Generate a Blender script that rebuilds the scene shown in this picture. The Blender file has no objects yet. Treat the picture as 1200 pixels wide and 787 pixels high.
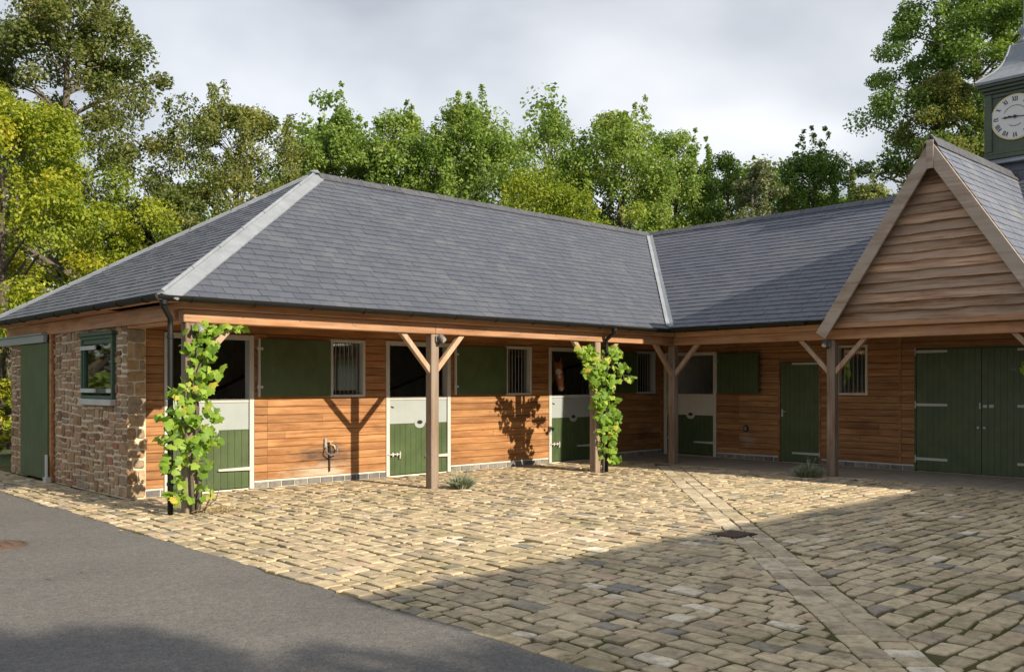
import bpy, bmesh, math, random
import numpy as np
from mathutils import Vector, Matrix
random.seed(7)
RNG = np.random.default_rng(11)
sc = bpy.context.scene
COL = sc.collection
R_ = math.radians

# ------------------------------------------------------------------ camera, sky, sun, exposure
YAW = R_(46.6)
FPX, U0, V0, CAMH = 1078.0, 600.0, 449.5, 1.6
FW = Vector((math.cos(YAW), math.sin(YAW), 0)); RT = Vector((math.sin(YAW), -math.cos(YAW), 0))
cam_d = bpy.data.cameras.new('camera'); cam = bpy.data.objects.new('camera', cam_d); COL.objects.link(cam)
cam.location = (0, 0, CAMH); cam.rotation_euler = (R_(90), 0, YAW - R_(90))
cam_d.sensor_width = 36; cam_d.lens = 36 * FPX / 1200.0
cam_d.shift_y = 56.0 / 1200.0
cam_d.clip_start = 0.05; cam_d.clip_end = 2000
sc.camera = cam

SUN_TO = Vector((0.115, -1.0, 0.535)).normalized()      # towards the sun
sun_d = bpy.data.lights.new('sun', 'SUN'); sun = bpy.data.objects.new('sun', sun_d); COL.objects.link(sun)
sun_d.energy = 3.7; sun_d.angle = R_(0.6); sun_d.color = (1.0, 0.86, 0.66)
sun.rotation_euler = (-SUN_TO).to_track_quat('-Z', 'Y').to_euler(); sun.location = (0, -30, 30)
sc.view_settings.view_transform = 'Standard'; sc.view_settings.look = 'None'
sc.view_settings.exposure = 1.14; sc.view_settings.gamma = 1.0
sc.view_settings.use_curve_mapping = False

w = bpy.data.worlds.new('World'); sc.world = w; w.use_nodes = True
nt = w.node_tree; nt.nodes.clear()
def wn(t, **k):
    n = nt.nodes.new(t)
    for a, b in k.items(): setattr(n, a, b)
    return n
out = wn('ShaderNodeOutputWorld'); bg = wn('ShaderNodeBackground'); bg.inputs[1].default_value = 0.1
sky = wn('ShaderNodeTexSky', sky_type='NISHITA', sun_disc=False, sun_elevation=math.asin(SUN_TO.z),
         sun_rotation=math.atan2(SUN_TO.x, SUN_TO.y))
tc = wn('ShaderNodeTexCoord'); sep = wn('ShaderNodeSeparateXYZ'); nt.links.new(tc.outputs['Generated'], sep.inputs[0])
add = wn('ShaderNodeMath', operation='ADD'); nt.links.new(sep.outputs[2], add.inputs[0]); add.inputs[1].default_value = 0.35
mx = wn('ShaderNodeMath', operation='MAXIMUM'); nt.links.new(add.outputs[0], mx.inputs[0]); mx.inputs[1].default_value = 0.2
dx = wn('ShaderNodeMath', operation='DIVIDE'); nt.links.new(sep.outputs[0], dx.inputs[0]); nt.links.new(mx.outputs[0], dx.inputs[1])
dy = wn('ShaderNodeMath', operation='DIVIDE'); nt.links.new(sep.outputs[1], dy.inputs[0]); nt.links.new(mx.outputs[0], dy.inputs[1])
cmb = wn('ShaderNodeCombineXYZ'); nt.links.new(dx.outputs[0], cmb.inputs[0]); nt.links.new(dy.outputs[0], cmb.inputs[1])
n1 = wn('ShaderNodeTexNoise'); n1.inputs['Scale'].default_value = 1.7; n1.inputs['Detail'].default_value = 5; n1.inputs['Roughness'].default_value = 0.45
n1.inputs['Distortion'].default_value = 0.15
nt.links.new(cmb.outputs[0], n1.inputs['Vector'])
cr = wn('ShaderNodeValToRGB'); nt.links.new(n1.outputs['Fac'], cr.inputs[0])
e = cr.color_ramp.elements
e[0].position = 0.32; e[0].color = (2.0, 2.08, 2.25, 1)
e[1].position = 0.68; e[1].color = (4.95, 4.95, 5.0, 1)
m1 = cr.color_ramp.elements.new(0.5); m1.color = (3.5, 3.56, 3.7, 1)
mix = wn('ShaderNodeMix', data_type='RGBA'); mix.inputs[0].default_value = 0.86
nt.links.new(sky.outputs[0], mix.inputs[6]); nt.links.new(cr.outputs[0], mix.inputs[7])
nt.links.new(mix.outputs[2], bg.inputs[0]); nt.links.new(bg.outputs[0], out.inputs[0])

# ------------------------------------------------------------------ material helpers
class NT:
    def __init__(s, name):
        s.m = bpy.data.materials.new(name); s.m.use_nodes = True
        s.t = s.m.node_tree; s.t.nodes.clear()
        s.out = s.t.nodes.new('ShaderNodeOutputMaterial')
        s.p = s.t.nodes.new('ShaderNodeBsdfPrincipled'); s.link(s.p.outputs[0], s.out.inputs[0])
    def n(s, t, **k):
        x = s.t.nodes.new(t)
        for a, b in k.items(): setattr(x, a, b)
        return x
    def link(s, a, b): s.t.links.new(a, b)
    def co(s): return s.n('ShaderNodeTexCoord').outputs['Object']
    def scale(s, v, sc_):
        x = s.n('ShaderNodeVectorMath', operation='MULTIPLY'); s.link(v, x.inputs[0]); x.inputs[1].default_value = sc_; return x.outputs[0]
    def rnd(s):
        a = s.n('ShaderNodeAttribute', attribute_name='rnd'); return a.outputs['Fac']
    def shift(s, v, f, k=37.0):
        mm = s.n('ShaderNodeMath', operation='MULTIPLY'); s.link(f, mm.inputs[0]); mm.inputs[1].default_value = k
        x = s.n('ShaderNodeVectorMath', operation='ADD'); s.link(v, x.inputs[0])
        c = s.n('ShaderNodeCombineXYZ')
        for i in range(3): s.link(mm.outputs[0], c.inputs[i])
        s.link(c.outputs[0], x.inputs[1]); return x.outputs[0]
    def noise(s, v, scale=5, detail=4, rough=0.55, dist=0):
        x = s.n('ShaderNodeTexNoise'); s.link(v, x.inputs['Vector'])
        x.inputs['Scale'].default_value = scale; x.inputs['Detail'].default_value = detail
        x.inputs['Roughness'].default_value = rough; x.inputs['Distortion'].default_value = dist
        return x.outputs['Fac']
    def ramp(s, f, stops, interp='LINEAR'):
        x = s.n('ShaderNodeValToRGB'); s.link(f, x.inputs[0]); r = x.color_ramp; r.interpolation = interp
        while len(r.elements) > 1: r.elements.remove(r.elements[0])
        r.elements[0].position = stops[0][0]; r.elements[0].color = (*stops[0][1], 1)
        for p, c in stops[1:]:
            el = r.elements.new(p); el.color = (*c, 1)
        return x.outputs['Color']
    def fac(s, f, a, b):
        x = s.n('ShaderNodeMapRange'); s.link(f, x.inputs[0]); x.inputs[1].default_value = a; x.inputs[2].default_value = b
        x.clamp = True; return x.outputs[0]
    def mixc(s, f, a, b, mode='MIX'):
        x = s.n('ShaderNodeMix', data_type='RGBA', blend_type=mode)
        for sock, val in ((x.inputs[0], f), (x.inputs[6], a), (x.inputs[7], b)):
            if isinstance(val, (int, float)): sock.default_value = val
            elif isinstance(val, tuple): sock.default_value = (*val, 1)
            else: s.link(val, sock)
        return x.outputs[2]
    def mul(s, a, b):
        x = s.n('ShaderNodeMath', operation='MULTIPLY')
        for i, v in enumerate((a, b)):
            if isinstance(v, (int, float)): x.inputs[i].default_value = v
            else: s.link(v, x.inputs[i])
        return x.outputs[0]
    def base(s, c):
        if isinstance(c, tuple): s.p.inputs['Base Color'].default_value = (*c, 1)
        else: s.link(c, s.p.inputs['Base Color'])
    def bump(s, h, strength=0.3, dist=0.01):
        b = s.n('ShaderNodeBump'); b.inputs['Strength'].default_value = strength; b.inputs['Distance'].default_value = dist
        s.link(h, b.inputs['Height']); s.link(b.outputs[0], s.p.inputs['Normal'])
    def rough(s, v): s.p.inputs['Roughness'].default_value = v
    def spec(s, v): s.p.inputs['Specular IOR Level'].default_value = v
    def metal(s, v): s.p.inputs['Metallic'].default_value = v

def wood(name, axis, dark, mid, light, grey=None, greyamt=0.0, stain=False, tonek=1.0):
    t = NT(name); v = t.shift(t.co(), t.rnd())
    s_ = {'x': (1.2, 26, 26), 'y': (26, 1.2, 26), 'z': (26, 26, 1.2)}[axis]
    g = t.noise(t.scale(v, s_), 1.0, 5, 0.6, 0.1)
    c = t.ramp(g, [(0.28, dark), (0.5, mid), (0.72, light)])
    tone = t.ramp(t.rnd(), [(0.0, (1 - .28 * tonek, 1 - .32 * tonek, 1 - .38 * tonek)), (0.5, (1, 1, 1)), (1.0, (1 + .22 * tonek, 1 + .18 * tonek, 1 + .14 * tonek))])
    c = t.mixc(1.0, c, tone, 'MULTIPLY')
    bl = t.noise(t.scale(v, {'x': (1.1, 2.5, 2.5), 'y': (2.5, 1.1, 2.5), 'z': (2.5, 2.5, 1.1)}[axis]), 1.3, 5, 0.65)
    c = t.mixc(0.8, c, t.ramp(bl, [(0.28, (0.66, 0.60, 0.56)), (0.5, (1, 1, 1)), (0.7, (1.25, 1.3, 1.4))]), 'MULTIPLY')
    # knots
    kv = t.scale(v, {'x': (3, 9, 9), 'y': (9, 3, 9), 'z': (9, 9, 3)}[axis])
    vo = t.n('ShaderNodeTexVoronoi'); t.link(kv, vo.inputs['Vector']); vo.inputs['Scale'].default_value = 0.8
    kf = t.fac(vo.outputs['Distance'], 0.13, 0.05)
    c = t.mixc(t.mul(kf, 0.6), c, tuple(x * 0.5 for x in dark))
    if grey:
        gn = t.noise(t.scale(v, {'x': (.8, 5, 5), 'y': (5, .8, 5), 'z': (5, 5, .8)}[axis]), 1.0, 4, 0.6)
        c = t.mixc(t.mul(t.fac(gn, 0.35, 0.62), greyamt), c, grey)
    if stain:
        # long-standing dark weathering streaks with their own blotchy shape
        b = t.noise(t.scale(t.co(), (0.9, 0.9, 3.0)), 1.6, 4, 0.6)
        c = t.mixc(t.mul(t.fac(b, 0.56, 0.72), 0.45), c, tuple(x * 0.55 for x in dark))
        wv = t.noise(t.scale(t.co(), (3, 3, 14)), 1.0, 4, 0.6)
        for cc, sc_, col_, amt in (((8.05, 0, 0.45), (1.15, 0, 3.6), (0.05, 0.035, 0.03), .85), ((7.95, 0, 0.20), (1.1, 0, 5.5), (0.42, 0.36, 0.28), .85), ((0, 10.7, 0.40), (0, 3.5, 4.0), (0.34, 0.25, 0.18), .6), ((16.3, 0, 0.55), (2.2, 0, 3.0), (0.06, 0.03, 0.02), .6), ((0, 8.2, 0.75), (0, 1.6, 3.2), (0.11, 0.04, 0.018), .5)):
            if (sc_[0] == 0) == (axis == 'x'): continue
            sub = t.n('ShaderNodeVectorMath', operation='SUBTRACT'); t.link(t.co(), sub.inputs[0]); sub.inputs[1].default_value = cc
            ln_ = t.n('ShaderNodeVectorMath', operation='LENGTH'); t.link(t.scale(sub.outputs[0], sc_), ln_.inputs[0])
            ad = t.n('ShaderNodeMath', operation='ADD'); t.link(ln_.outputs['Value'], ad.inputs[0]); t.link(t.mul(wv, 1.6), ad.inputs[1])
            c = t.mixc(t.mul(t.fac(ad.outputs[0], 1.55, 0.95), amt), c, col_)
    t.base(c); t.rough(0.62); t.spec(0.3); t.bump(g, 0.35, 0.006)
    return t.m

M = {}
OR_D, OR_M, OR_L = (0.185, 0.078, 0.029), (0.285, 0.140, 0.055), (0.375, 0.212, 0.098)
M['clad_x'] = wood('cedar_cladding_x', 'x', OR_D, OR_M, OR_L, stain=True, tonek=0.75)
M['clad_y'] = wood('cedar_cladding_y', 'y', OR_D, OR_M, OR_L, stain=True, tonek=0.75)
BM_D, BM_M, BM_L = (0.24, 0.10, 0.045), (0.42, 0.215, 0.105), (0.50, 0.29, 0.165)
M['beam_x'] = wood('beam_timber_x', 'x', BM_D, BM_M, BM_L, (0.40, 0.30, 0.22), 0.35)
M['beam_y'] = wood('beam_timber_y', 'y', BM_D, BM_M, BM_L, (0.40, 0.30, 0.22), 0.35)
M['post'] = wood('post_timber', 'z', (0.12, 0.078, 0.055), (0.21, 0.148, 0.108), (0.30, 0.225, 0.17), (0.25, 0.21, 0.175), 0.8)
M['brace'] = wood('brace_timber', 'z', (0.25, 0.15, 0.09), (0.38, 0.25, 0.16), (0.46, 0.33, 0.235), (0.36, 0.30, 0.245), 0.5)
M['gable'] = wood('weathered_boards', 'y', (0.14, 0.072, 0.04), (0.33, 0.20, 0.122), (0.52, 0.38, 0.27), (0.38, 0.305, 0.245), 0.6, tonek=1.6)
M['barge'] = wood('barge_timber', 'y', (0.20, 0.15, 0.115), (0.31, 0.25, 0.20), (0.40, 0.335, 0.275), (0.34, 0.295, 0.255), 0.85)

def paint(name, col, rough=0.45, var=0.12, dirt=None, spec=0.4):
    t = NT(name); v = t.co()
    n = t.noise(v, 3.0, 5, 0.6)
    c = t.mixc(t.fac(n, 0.3, 0.7), tuple(x * (1 - var) for x in col), tuple(min(1, x * (1 + var)) for x in col))
    if dirt:
        d = t.noise(t.scale(v, (6, 6, 2)), 1.5, 6, 0.7)
        c = t.mixc(t.mul(t.fac(d, 0.5, 0.75), 0.6), c, dirt)
    t.base(c); t.rough(rough); t.spec(spec)
    t.bump(t.noise(v, 40, 3), 0.08, 0.003)
    return t.m
M['green'] = paint('green_door_paint', (0.052, 0.083, 0.033), 0.45, 0.2, (0.09, 0.11, 0.06))
M['green_turret'] = paint('green_turret_paint', (0.055, 0.078, 0.050), 0.5, 0.15)
M['green_win'] = paint('green_window_paint', (0.042, 0.085, 0.058), 0.45, 0.15)
M['white'] = paint('white_paint', (0.44, 0.445, 0.43), 0.5, 0.06, (0.42, 0.38, 0.30))
M['whitepanel'] = paint('white_panel', (0.285, 0.325, 0.335), 0.45, 0.06, (0.34, 0.34, 0.30))
M['cream'] = paint('cream_paint', (0.55, 0.52, 0.44), 0.5, 0.06, (0.4, 0.35, 0.26))
M['galv'] = paint('galvanised_metal', (0.42, 0.43, 0.42), 0.4, 0.1); 
M['bargrey'] = paint('dull_bar_metal', (0.20, 0.20, 0.195), 0.5, 0.15)
M['gutter'] = paint('black_gutter', (0.009, 0.0095, 0.010), 0.5, 0.2, None, 0.25)
M['black'] = paint('black_iron', (0.015, 0.015, 0.016), 0.5, 0.2)
M['grey_plastic'] = paint('grey_lamp_case', (0.16, 0.165, 0.17), 0.4, 0.1)
M['lens'] = paint('lamp_lens', (0.5, 0.5, 0.5), 0.2, 0.05)
M['lead'] = paint('lead_sheet', (0.205, 0.23, 0.265), 0.5, 0.16, (0.14, 0.155, 0.18))
M['interior'] = paint('stall_wall', (0.62, 0.58, 0.52), 0.8, 0.15, (0.45, 0.4, 0.33))
M['intwood'] = paint('stall_boards', (0.10, 0.065, 0.045), 0.7, 0.25)
M['deck'] = paint('roof_underlay', (0.30, 0.25, 0.19), 0.8, 0.1)
M['concrete'] = paint('concrete_apron', (0.30, 0.265, 0.215), 0.85, 0.18, (0.19, 0.17, 0.13))
M['brass'] = paint('brass_tap', (0.45, 0.38, 0.25), 0.3, 0.1); 
M['rust'] = paint('rusty_iron', (0.10, 0.065, 0.045), 0.75, 0.3, (0.09, 0.06, 0.045))
M['mortar'] = paint('buff_mortar', (0.56, 0.47, 0.345), 0.9, 0.14, (0.42, 0.345, 0.24))
M['whitemortar'] = paint('pale_mortar', (0.50, 0.48, 0.43), 0.9, 0.1)
M['gold'] = paint('gilt_ring', (0.6, 0.52, 0.25), 0.35, 0.1)
M['face'] = paint('clock_white', (0.60, 0.60, 0.585), 0.4, 0.03)
M['ink'] = paint('clock_black', (0.02, 0.02, 0.025), 0.5, 0.1)
M['inkgrey'] = paint('clock_grey', (0.22, 0.22, 0.24), 0.5, 0.1)

def slate_mat(name, k, lich):
    t = NT(name); v = t.shift(t.co(), t.rnd())
    c = t.ramp(t.rnd(), [(a_, tuple(x * k for x in b_)) for a_, b_ in ((0.0, (0.056, 0.065, 0.089)), (0.5, (0.062, 0.072, 0.098)), (0.9, (0.068, 0.078, 0.104)), (1.0, (0.078, 0.087, 0.11)))])
    n_ = t.noise(v, 7, 5, 0.65)
    c = t.mixc(t.mul(t.fac(n_, 0.45, 0.8), 0.15), c, (0.11, 0.115, 0.13))
    li = t.noise(t.co(), 1.3, 6, 0.7)
    c = t.mixc(t.mul(t.fac(li, 0.5, 0.7), lich), c, (0.20, 0.205, 0.19))
    t.base(c); t.rough(0.48); t.spec(0.45); t.bump(t.noise(v, 22, 4), 0.25, 0.004); return t.m
M['slate'] = slate_mat('slate', 1.0, 0.14)
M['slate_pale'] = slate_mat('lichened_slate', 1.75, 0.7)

def stone(name, stops, moss=0.0, bumpd=0.01, rough=0.85, fine=26):
    t = NT(name); v = t.shift(t.co(), t.rnd())
    c = t.ramp(t.rnd(), stops)
    n1 = t.noise(v, 9, 6, 0.7); n2 = t.noise(v, fine, 5, 0.7)
    c = t.mixc(1.0, c, t.ramp(n1, [(0.3, (0.55, 0.53, 0.49)), (0.5, (1, 1, 1)), (0.72, (1.32, 1.27, 1.18))]), 'MULTIPLY')
    c = t.mixc(0.5, c, t.ramp(n2, [(0.3, (0.6, 0.6, 0.6)), (0.55, (1, 1, 1)), (0.75, (1.25, 1.25, 1.22))]), 'MULTIPLY')
    if moss:
        mo = t.noise(t.co(), 0.9, 6, 0.7)
        c = t.mixc(t.mul(t.fac(mo, 0.5, 0.68), moss), c, (0.13, 0.125, 0.05))
    t.base(c); t.rough(rough); t.spec(0.25); t.bump(n2, 0.5, bumpd); return t.m
M['rubble'] = stone('rubble_stone', [(0, (0.169, 0.095, 0.054)), (0.2, (0.273, 0.178, 0.102)), (0.45, (0.351, 0.241, 0.144)), (0.6, (0.247, 0.197, 0.144)), (0.8, (0.377, 0.273, 0.168)), (0.93, (0.286, 0.133, 0.078)), (1, (0.455, 0.343, 0.228))], 0, 0.012)
M['sett'] = stone('sandstone_sett', [(0, (0.22, 0.21, 0.195)), (0.018, (0.27, 0.245, 0.205)), (0.08, (0.33, 0.275, 0.195)), (0.4, (0.44, 0.365, 0.245)), (0.65, (0.49, 0.41, 0.275)), (0.85, (0.44, 0.36, 0.24)), (0.94, (0.45, 0.345, 0.24)), (1, (0.63, 0.57, 0.46))], 0.55, 0.009, 0.85, 17)
M['slab'] = stone('drain_slab', [(0, (0.33, 0.275, 0.195)), (0.5, (0.44, 0.37, 0.26)), (1, (0.54, 0.475, 0.36))], 0.5, 0.008, 0.85, 17)
M['bluebrick'] = stone('blue_brick', [(0, (0.12, 0.12, 0.125)), (0.5, (0.19, 0.185, 0.18)), (1, (0.24, 0.225, 0.21))], 0, 0.004)
M['ridge'] = stone('ridge_tile', [(0, (0.062, 0.068, 0.084)), (1, (0.085, 0.09, 0.106))], 0, 0.003, 0.6)

t = NT('joint_earth'); v = t.co()
c = t.ramp(t.noise(v, 1.1, 6, 0.7), [(0.36, (0.11, 0.085, 0.05)), (0.48, (0.085, 0.075, 0.035)), (0.6, (0.055, 0.068, 0.016))])
t.base(c); t.rough(0.95); t.spec(0.1); t.bump(t.noise(v, 60, 4), 0.8, 0.01); M['earth'] = t.m

t = NT('asphalt'); v = t.co()
g = t.noise(v, 75, 3, 0.8); b = t.noise(v, 0.6, 6, 0.65); g2 = t.noise(v, 14, 4, 0.7)
c = t.ramp(b, [(0.3, (0.108, 0.106, 0.104)), (0.5, (0.128, 0.125, 0.122)), (0.7, (0.150, 0.146, 0.141))])
c = t.mixc(1.0, c, t.ramp(g, [(0.34, (0.62, 0.62, 0.62)), (0.5, (1, 1, 1)), (0.64, (1.4, 1.39, 1.36))]), 'MULTIPLY')
c = t.mixc(1.0, c, t.ramp(g2, [(0.3, (0.82, 0.82, 0.82)), (0.7, (1.15, 1.15, 1.14))]), 'MULTIPLY')
vo = t.n('ShaderNodeTexVoronoi'); t.link(v, vo.inputs['Vector']); vo.inputs['Scale'].default_value = 1.3
c = t.mixc(t.fac(vo.outputs['Distance'], 0.035, 0.02), c, (0.42, 0.39, 0.35))
t.base(c); t.rough(0.9); t.spec(0.25); t.bump(g, 0.8, 0.008); M['asphalt'] = t.m

t = NT('rough_grass'); v = t.co()
c = t.ramp(t.noise(v, 0.8, 6, 0.7), [(0.3, (0.03, 0.045, 0.012)), (0.5, (0.055, 0.075, 0.02)), (0.7, (0.10, 0.10, 0.04))])
t.base(c); t.rough(0.95); t.bump(t.noise(v, 25, 4), 1.0, 0.05); M['grass'] = t.m

t = NT('bark'); v = t.co()
g = t.noise(t.scale(v, (9, 9, 2.2)), 1.0, 5, 0.65)
t.base(t.ramp(g, [(0.3, (0.045, 0.037, 0.028)), (0.6, (0.12, 0.10, 0.08)), (0.75, (0.17, 0.155, 0.125))])); t.rough(0.9); t.bump(g, 0.8, 0.03); M['bark'] = t.m

def leafmat(name, stops, trans=0.35, attr=True):
    t = NT(name)
    if attr: f = t.rnd()
    else: f = t.n('ShaderNodeObjectInfo').outputs['Random']
    c = t.ramp(f, stops); t.base(c); t.rough(0.5); t.spec(0.3)
    tr = t.n('ShaderNodeBsdfTranslucent'); t.link(t.mixc(1.0, c, (1.5, 1.6, 0.7), 'MULTIPLY'), tr.inputs[0])
    mx_ = t.n('ShaderNodeMixShader'); mx_.inputs[0].default_value = trans
    t.link(t.p.outputs[0], mx_.inputs[1]); t.link(tr.outputs[0], mx_.inputs[2]); t.link(mx_.outputs[0], t.out.inputs[0])
    return t.m
M['leaf_yellow'] = leafmat('leaf_yellow_green', [(0, (0.083, 0.138, 0.015)), (0.4, (0.197, 0.253, 0.022)), (0.8, (0.332, 0.339, 0.027)), (1, (0.453, 0.347, 0.037))])
M['leaf_dark'] = leafmat('leaf_dark_green', [(0, (0.056, 0.086, 0.023)), (0.5, (0.113, 0.141, 0.038)), (0.9, (0.189, 0.192, 0.058)), (1, (0.282, 0.200, 0.072))])
M['leaf_olive'] = leafmat('leaf_olive', [(0, (0.081, 0.116, 0.032)), (0.5, (0.156, 0.186, 0.051)), (0.9, (0.253, 0.245, 0.068)), (1, (0.342, 0.283, 0.081))])
M['leaf_mid'] = leafmat('leaf_mid_green', [(0, (0.075, 0.140, 0.032)), (0.5, (0.155, 0.237, 0.050)), (0.85, (0.254, 0.319, 0.067)), (1, (0.397, 0.371, 0.070))])
M['leaf_pale'] = leafmat('leaf_grey_green', [(0, (0.084, 0.108, 0.054)), (0.5, (0.156, 0.180, 0.096)), (1, (0.252, 0.264, 0.144))])
M['vine'] = leafmat('vine_leaf', [(0, (0.102, 0.198, 0.028)), (0.35, (0.177, 0.300, 0.039)), (0.75, (0.253, 0.390, 0.056)), (0.94, (0.355, 0.456, 0.084)), (1, (0.494, 0.408, 0.070))], 0.4, attr=False)
M['vine_small'] = leafmat('vine_small_leaf', [(0, (0.102, 0.198, 0.028)), (0.35, (0.177, 0.300, 0.039)), (0.75, (0.253, 0.390, 0.056)), (0.94, (0.355, 0.456, 0.084)), (1, (0.494, 0.408, 0.070))], 0.4)
M['lavender'] = leafmat('lavender_leaf', [(0, (0.17, 0.20, 0.13)), (0.6, (0.27, 0.30, 0.22)), (1, (0.36, 0.38, 0.32))], 0.2)
M['stem'] = M['bark']

def glass(name):
    t = NT(name); t.base((0.02, 0.022, 0.025)); t.rough(0.04); t.spec(0.7)
    tr = t.n('ShaderNodeBsdfTransparent'); tr.inputs[0].default_value = (0.75, 0.78, 0.76, 1)
    fr = t.n('ShaderNodeFresnel'); fr.inputs[0].default_value = 1.6
    ff = t.n('ShaderNodeMath', operation='ADD'); t.link(fr.outputs[0], ff.inputs[0]); ff.inputs[1].default_value = 0.06
    mx_ = t.n('ShaderNodeMixShader'); t.link(ff.outputs[0], mx_.inputs[0]); t.link(tr.outputs[0], mx_.inputs[1]); t.link(t.p.outputs[0], mx_.inputs[2])
    gl = t.n('ShaderNodeBsdfGlossy'); gl.inputs['Roughness'].default_value = 0.03; gl.inputs[0].default_value = (0.9, 0.9, 0.9, 1)
    t.link(gl.outputs[0], mx_.inputs[2]); t.link(mx_.outputs[0], t.out.inputs[0]); return t.m
M['glass'] = glass('window_glass')
t = NT('frosted_pane'); tr_ = t.n('ShaderNodeBsdfTranslucent'); tr_.inputs[0].default_value = (.85, .87, .86, 1); t.base((.6, .62, .61)); mx_ = t.n('ShaderNodeMixShader'); mx_.inputs[0].default_value = .8
t.link(t.p.outputs[0], mx_.inputs[1]); t.link(tr_.outputs[0], mx_.inputs[2]); t.link(mx_.outputs[0], t.out.inputs[0]); M['frosted'] = t.m

# ------------------------------------------------------------------ mesh helpers
def ident(a, b, c): return (a, b, c)
class MB:
    def __init__(s, T=ident): s.v = []; s.f = []; s.r = []; s.T = T
    def add(s, vs, fs, rnd=None):
        o = len(s.v); s.v += [s.T(*p) for p in vs]; s.f += [tuple(i + o for i in f) for f in fs]
        r = random.random() if rnd is None else rnd; s.r += [r] * len(fs); return s
    def box(s, x0, x1, y0, y1, z0, z1, rnd=None):
        return s.add([(x0, y0, z0), (x1, y0, z0), (x1, y1, z0), (x0, y1, z0), (x0, y0, z1), (x1, y0, z1), (x1, y1, z1), (x0, y1, z1)],
                     [(0, 3, 2, 1), (4, 5, 6, 7), (0, 1, 5, 4), (1, 2, 6, 5), (2, 3, 7, 6), (3, 0, 4, 7)], rnd)
    def tube(s, pts, rad, n=8, cap=True, rnd=None):
        pts = [Vector(p) for p in pts]; rads = rad if isinstance(rad, (list, tuple)) else [rad] * len(pts)
        vs = []; fs = []; u = None
        for i, p in enumerate(pts):
            d = (pts[min(i + 1, len(pts) - 1)] - pts[max(i - 1, 0)]).normalized()
            if u is None:
                u = d.orthogonal().normalized()
            u = (u - d * u.dot(d)).normalized(); w_ = d.cross(u)
            for k in range(n):
                a = 2 * math.pi * k / n; vs.append(tuple(p + (u * math.cos(a) + w_ * math.sin(a)) * rads[i]))
        for i in range(len(pts) - 1):
            for k in range(n):
                a = i * n + k; b = i * n + (k + 1) % n; fs.append((a, b, b + n, a + n))
        if cap: fs.append(tuple(range(n))[::-1]); fs.append(tuple(range((len(pts) - 1) * n, len(pts) * n)))
        return s.add(vs, fs, rnd)
    def lathe(s, prof, n=24, c=(0, 0, 0), rnd=None):
        vs = []; fs = []
        for r, z in prof:
            for k in range(n):
                a = 2 * math.pi * k / n; vs.append((c[0] + r * math.cos(a), c[1] + r * math.sin(a), c[2] + z))
        for i in range(len(prof) - 1):
            for k in range(n):
                a = i * n + k; b = i * n + (k + 1) % n; fs.append((a, b, b + n, a + n))
        fs.append(tuple(range(n))[::-1]); fs.append(tuple(range((len(prof) - 1) * n, len(prof) * n)))
        return s.add(vs, fs, rnd)
    def slab(s, poly, h0, h1, bev, mapf, rnd=None, top=None):
        """polygon (p,q) raised from h0 to h1 with a chamfered edge; mapf(p,q,h)->xyz; top(p,q) extra height"""
        cx = sum(p[0] for p in poly) / len(poly); cy = sum(p[1] for p in poly) / len(poly)
        tp = top or (lambda p, q: 0.0)
        ins = []
        for p in poly:
            d = math.hypot(cx - p[0], cy - p[1]) or 1e-6; k = min(0.45, 1.3 * bev / d)
            ins.append((p[0] + (cx - p[0]) * k, p[1] + (cy - p[1]) * k))
        n = len(poly)
        vs = [mapf(p[0], p[1], h0) for p in poly]
        if bev > 0:
            vs += [mapf(p[0], p[1], h1 - bev + tp(*p)) for p in poly] + [mapf(p[0], p[1], h1 + tp(*p)) for p in ins]; L = 3
        else:
            vs += [mapf(p[0], p[1], h1 + tp(*p)) for p in poly]; L = 2
        fs = []
        for l in range(L - 1):
            for k in range(n):
                a = l * n + k; b = l * n + (k + 1) % n; fs.append((a, b, b + n, a + n))
        fs.append(tuple(range((L - 1) * n, L * n)))
        return s.add(vs, fs, rnd)
    def build(s, name, mat, parent=None, bevel=0, smooth=False):
        me = bpy.data.meshes.new(name); me.from_pydata(s.v, [], s.f); me.update()
        at = me.attributes.new('rnd', 'FLOAT', 'FACE'); at.data.foreach_set('value', s.r)
        bm = bmesh.new(); bm.from_mesh(me); bmesh.ops.recalc_face_normals(bm, faces=bm.faces)
        if bevel: bmesh.ops.bevel(bm, geom=list(bm.edges), offset=bevel, segments=1, affect='EDGES', profile=0.5, clamp_overlap=True)
        bm.to_mesh(me); bm.free()
        if smooth: me.polygons.foreach_set('use_smooth', [True] * len(me.polygons))
        me.materials.append(mat)
        return place(name, me, parent)
def place(name, me, parent=None):
    o = bpy.data.objects.new(name, me); COL.objects.link(o)
    if parent is not None: setpar(o, parent)
    return o
def setpar(o, parent):
    o.parent = parent
    top = parent
    while top.parent is not None: top = top.parent
    if parent is top: o.matrix_parent_inverse = Matrix.Translation(-Vector(top.location))
def empty(name, loc):
    o = bpy.data.objects.new(name, None); o.location = loc; o.empty_display_size = 0.2; COL.objects.link(o); return o
def tag(o, label=None, cat=None, group=None, kind=None):
    if label: o['label'] = label
    if cat: o['category'] = cat
    if group: o['group'] = group
    if kind: o['kind'] = kind
    return o
def proj(p):
    d = p[0] * FW.x + p[1] * FW.y
    if d < 0.3: return None
    r = p[0] * RT.x + p[1] * RT.y
    return (U0 + FPX * r / d, V0 - FPX * (p[2] - CAMH) / d)
def parea(pts):
    q = [proj(p) for p in pts]
    if any(a is None for a in q): return 0
    a = 0
    for i in range(len(q)): x0, y0 = q[i]; x1, y1 = q[(i + 1) % len(q)]; a += x0 * y1 - x1 * y0
    cx = sum(p[0] for p in q) / len(q); cy = sum(p[1] for p in q) / len(q)
    return abs(a) / 2 if (-10 < cx < 1210 and -10 < cy < 797) else 0
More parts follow.
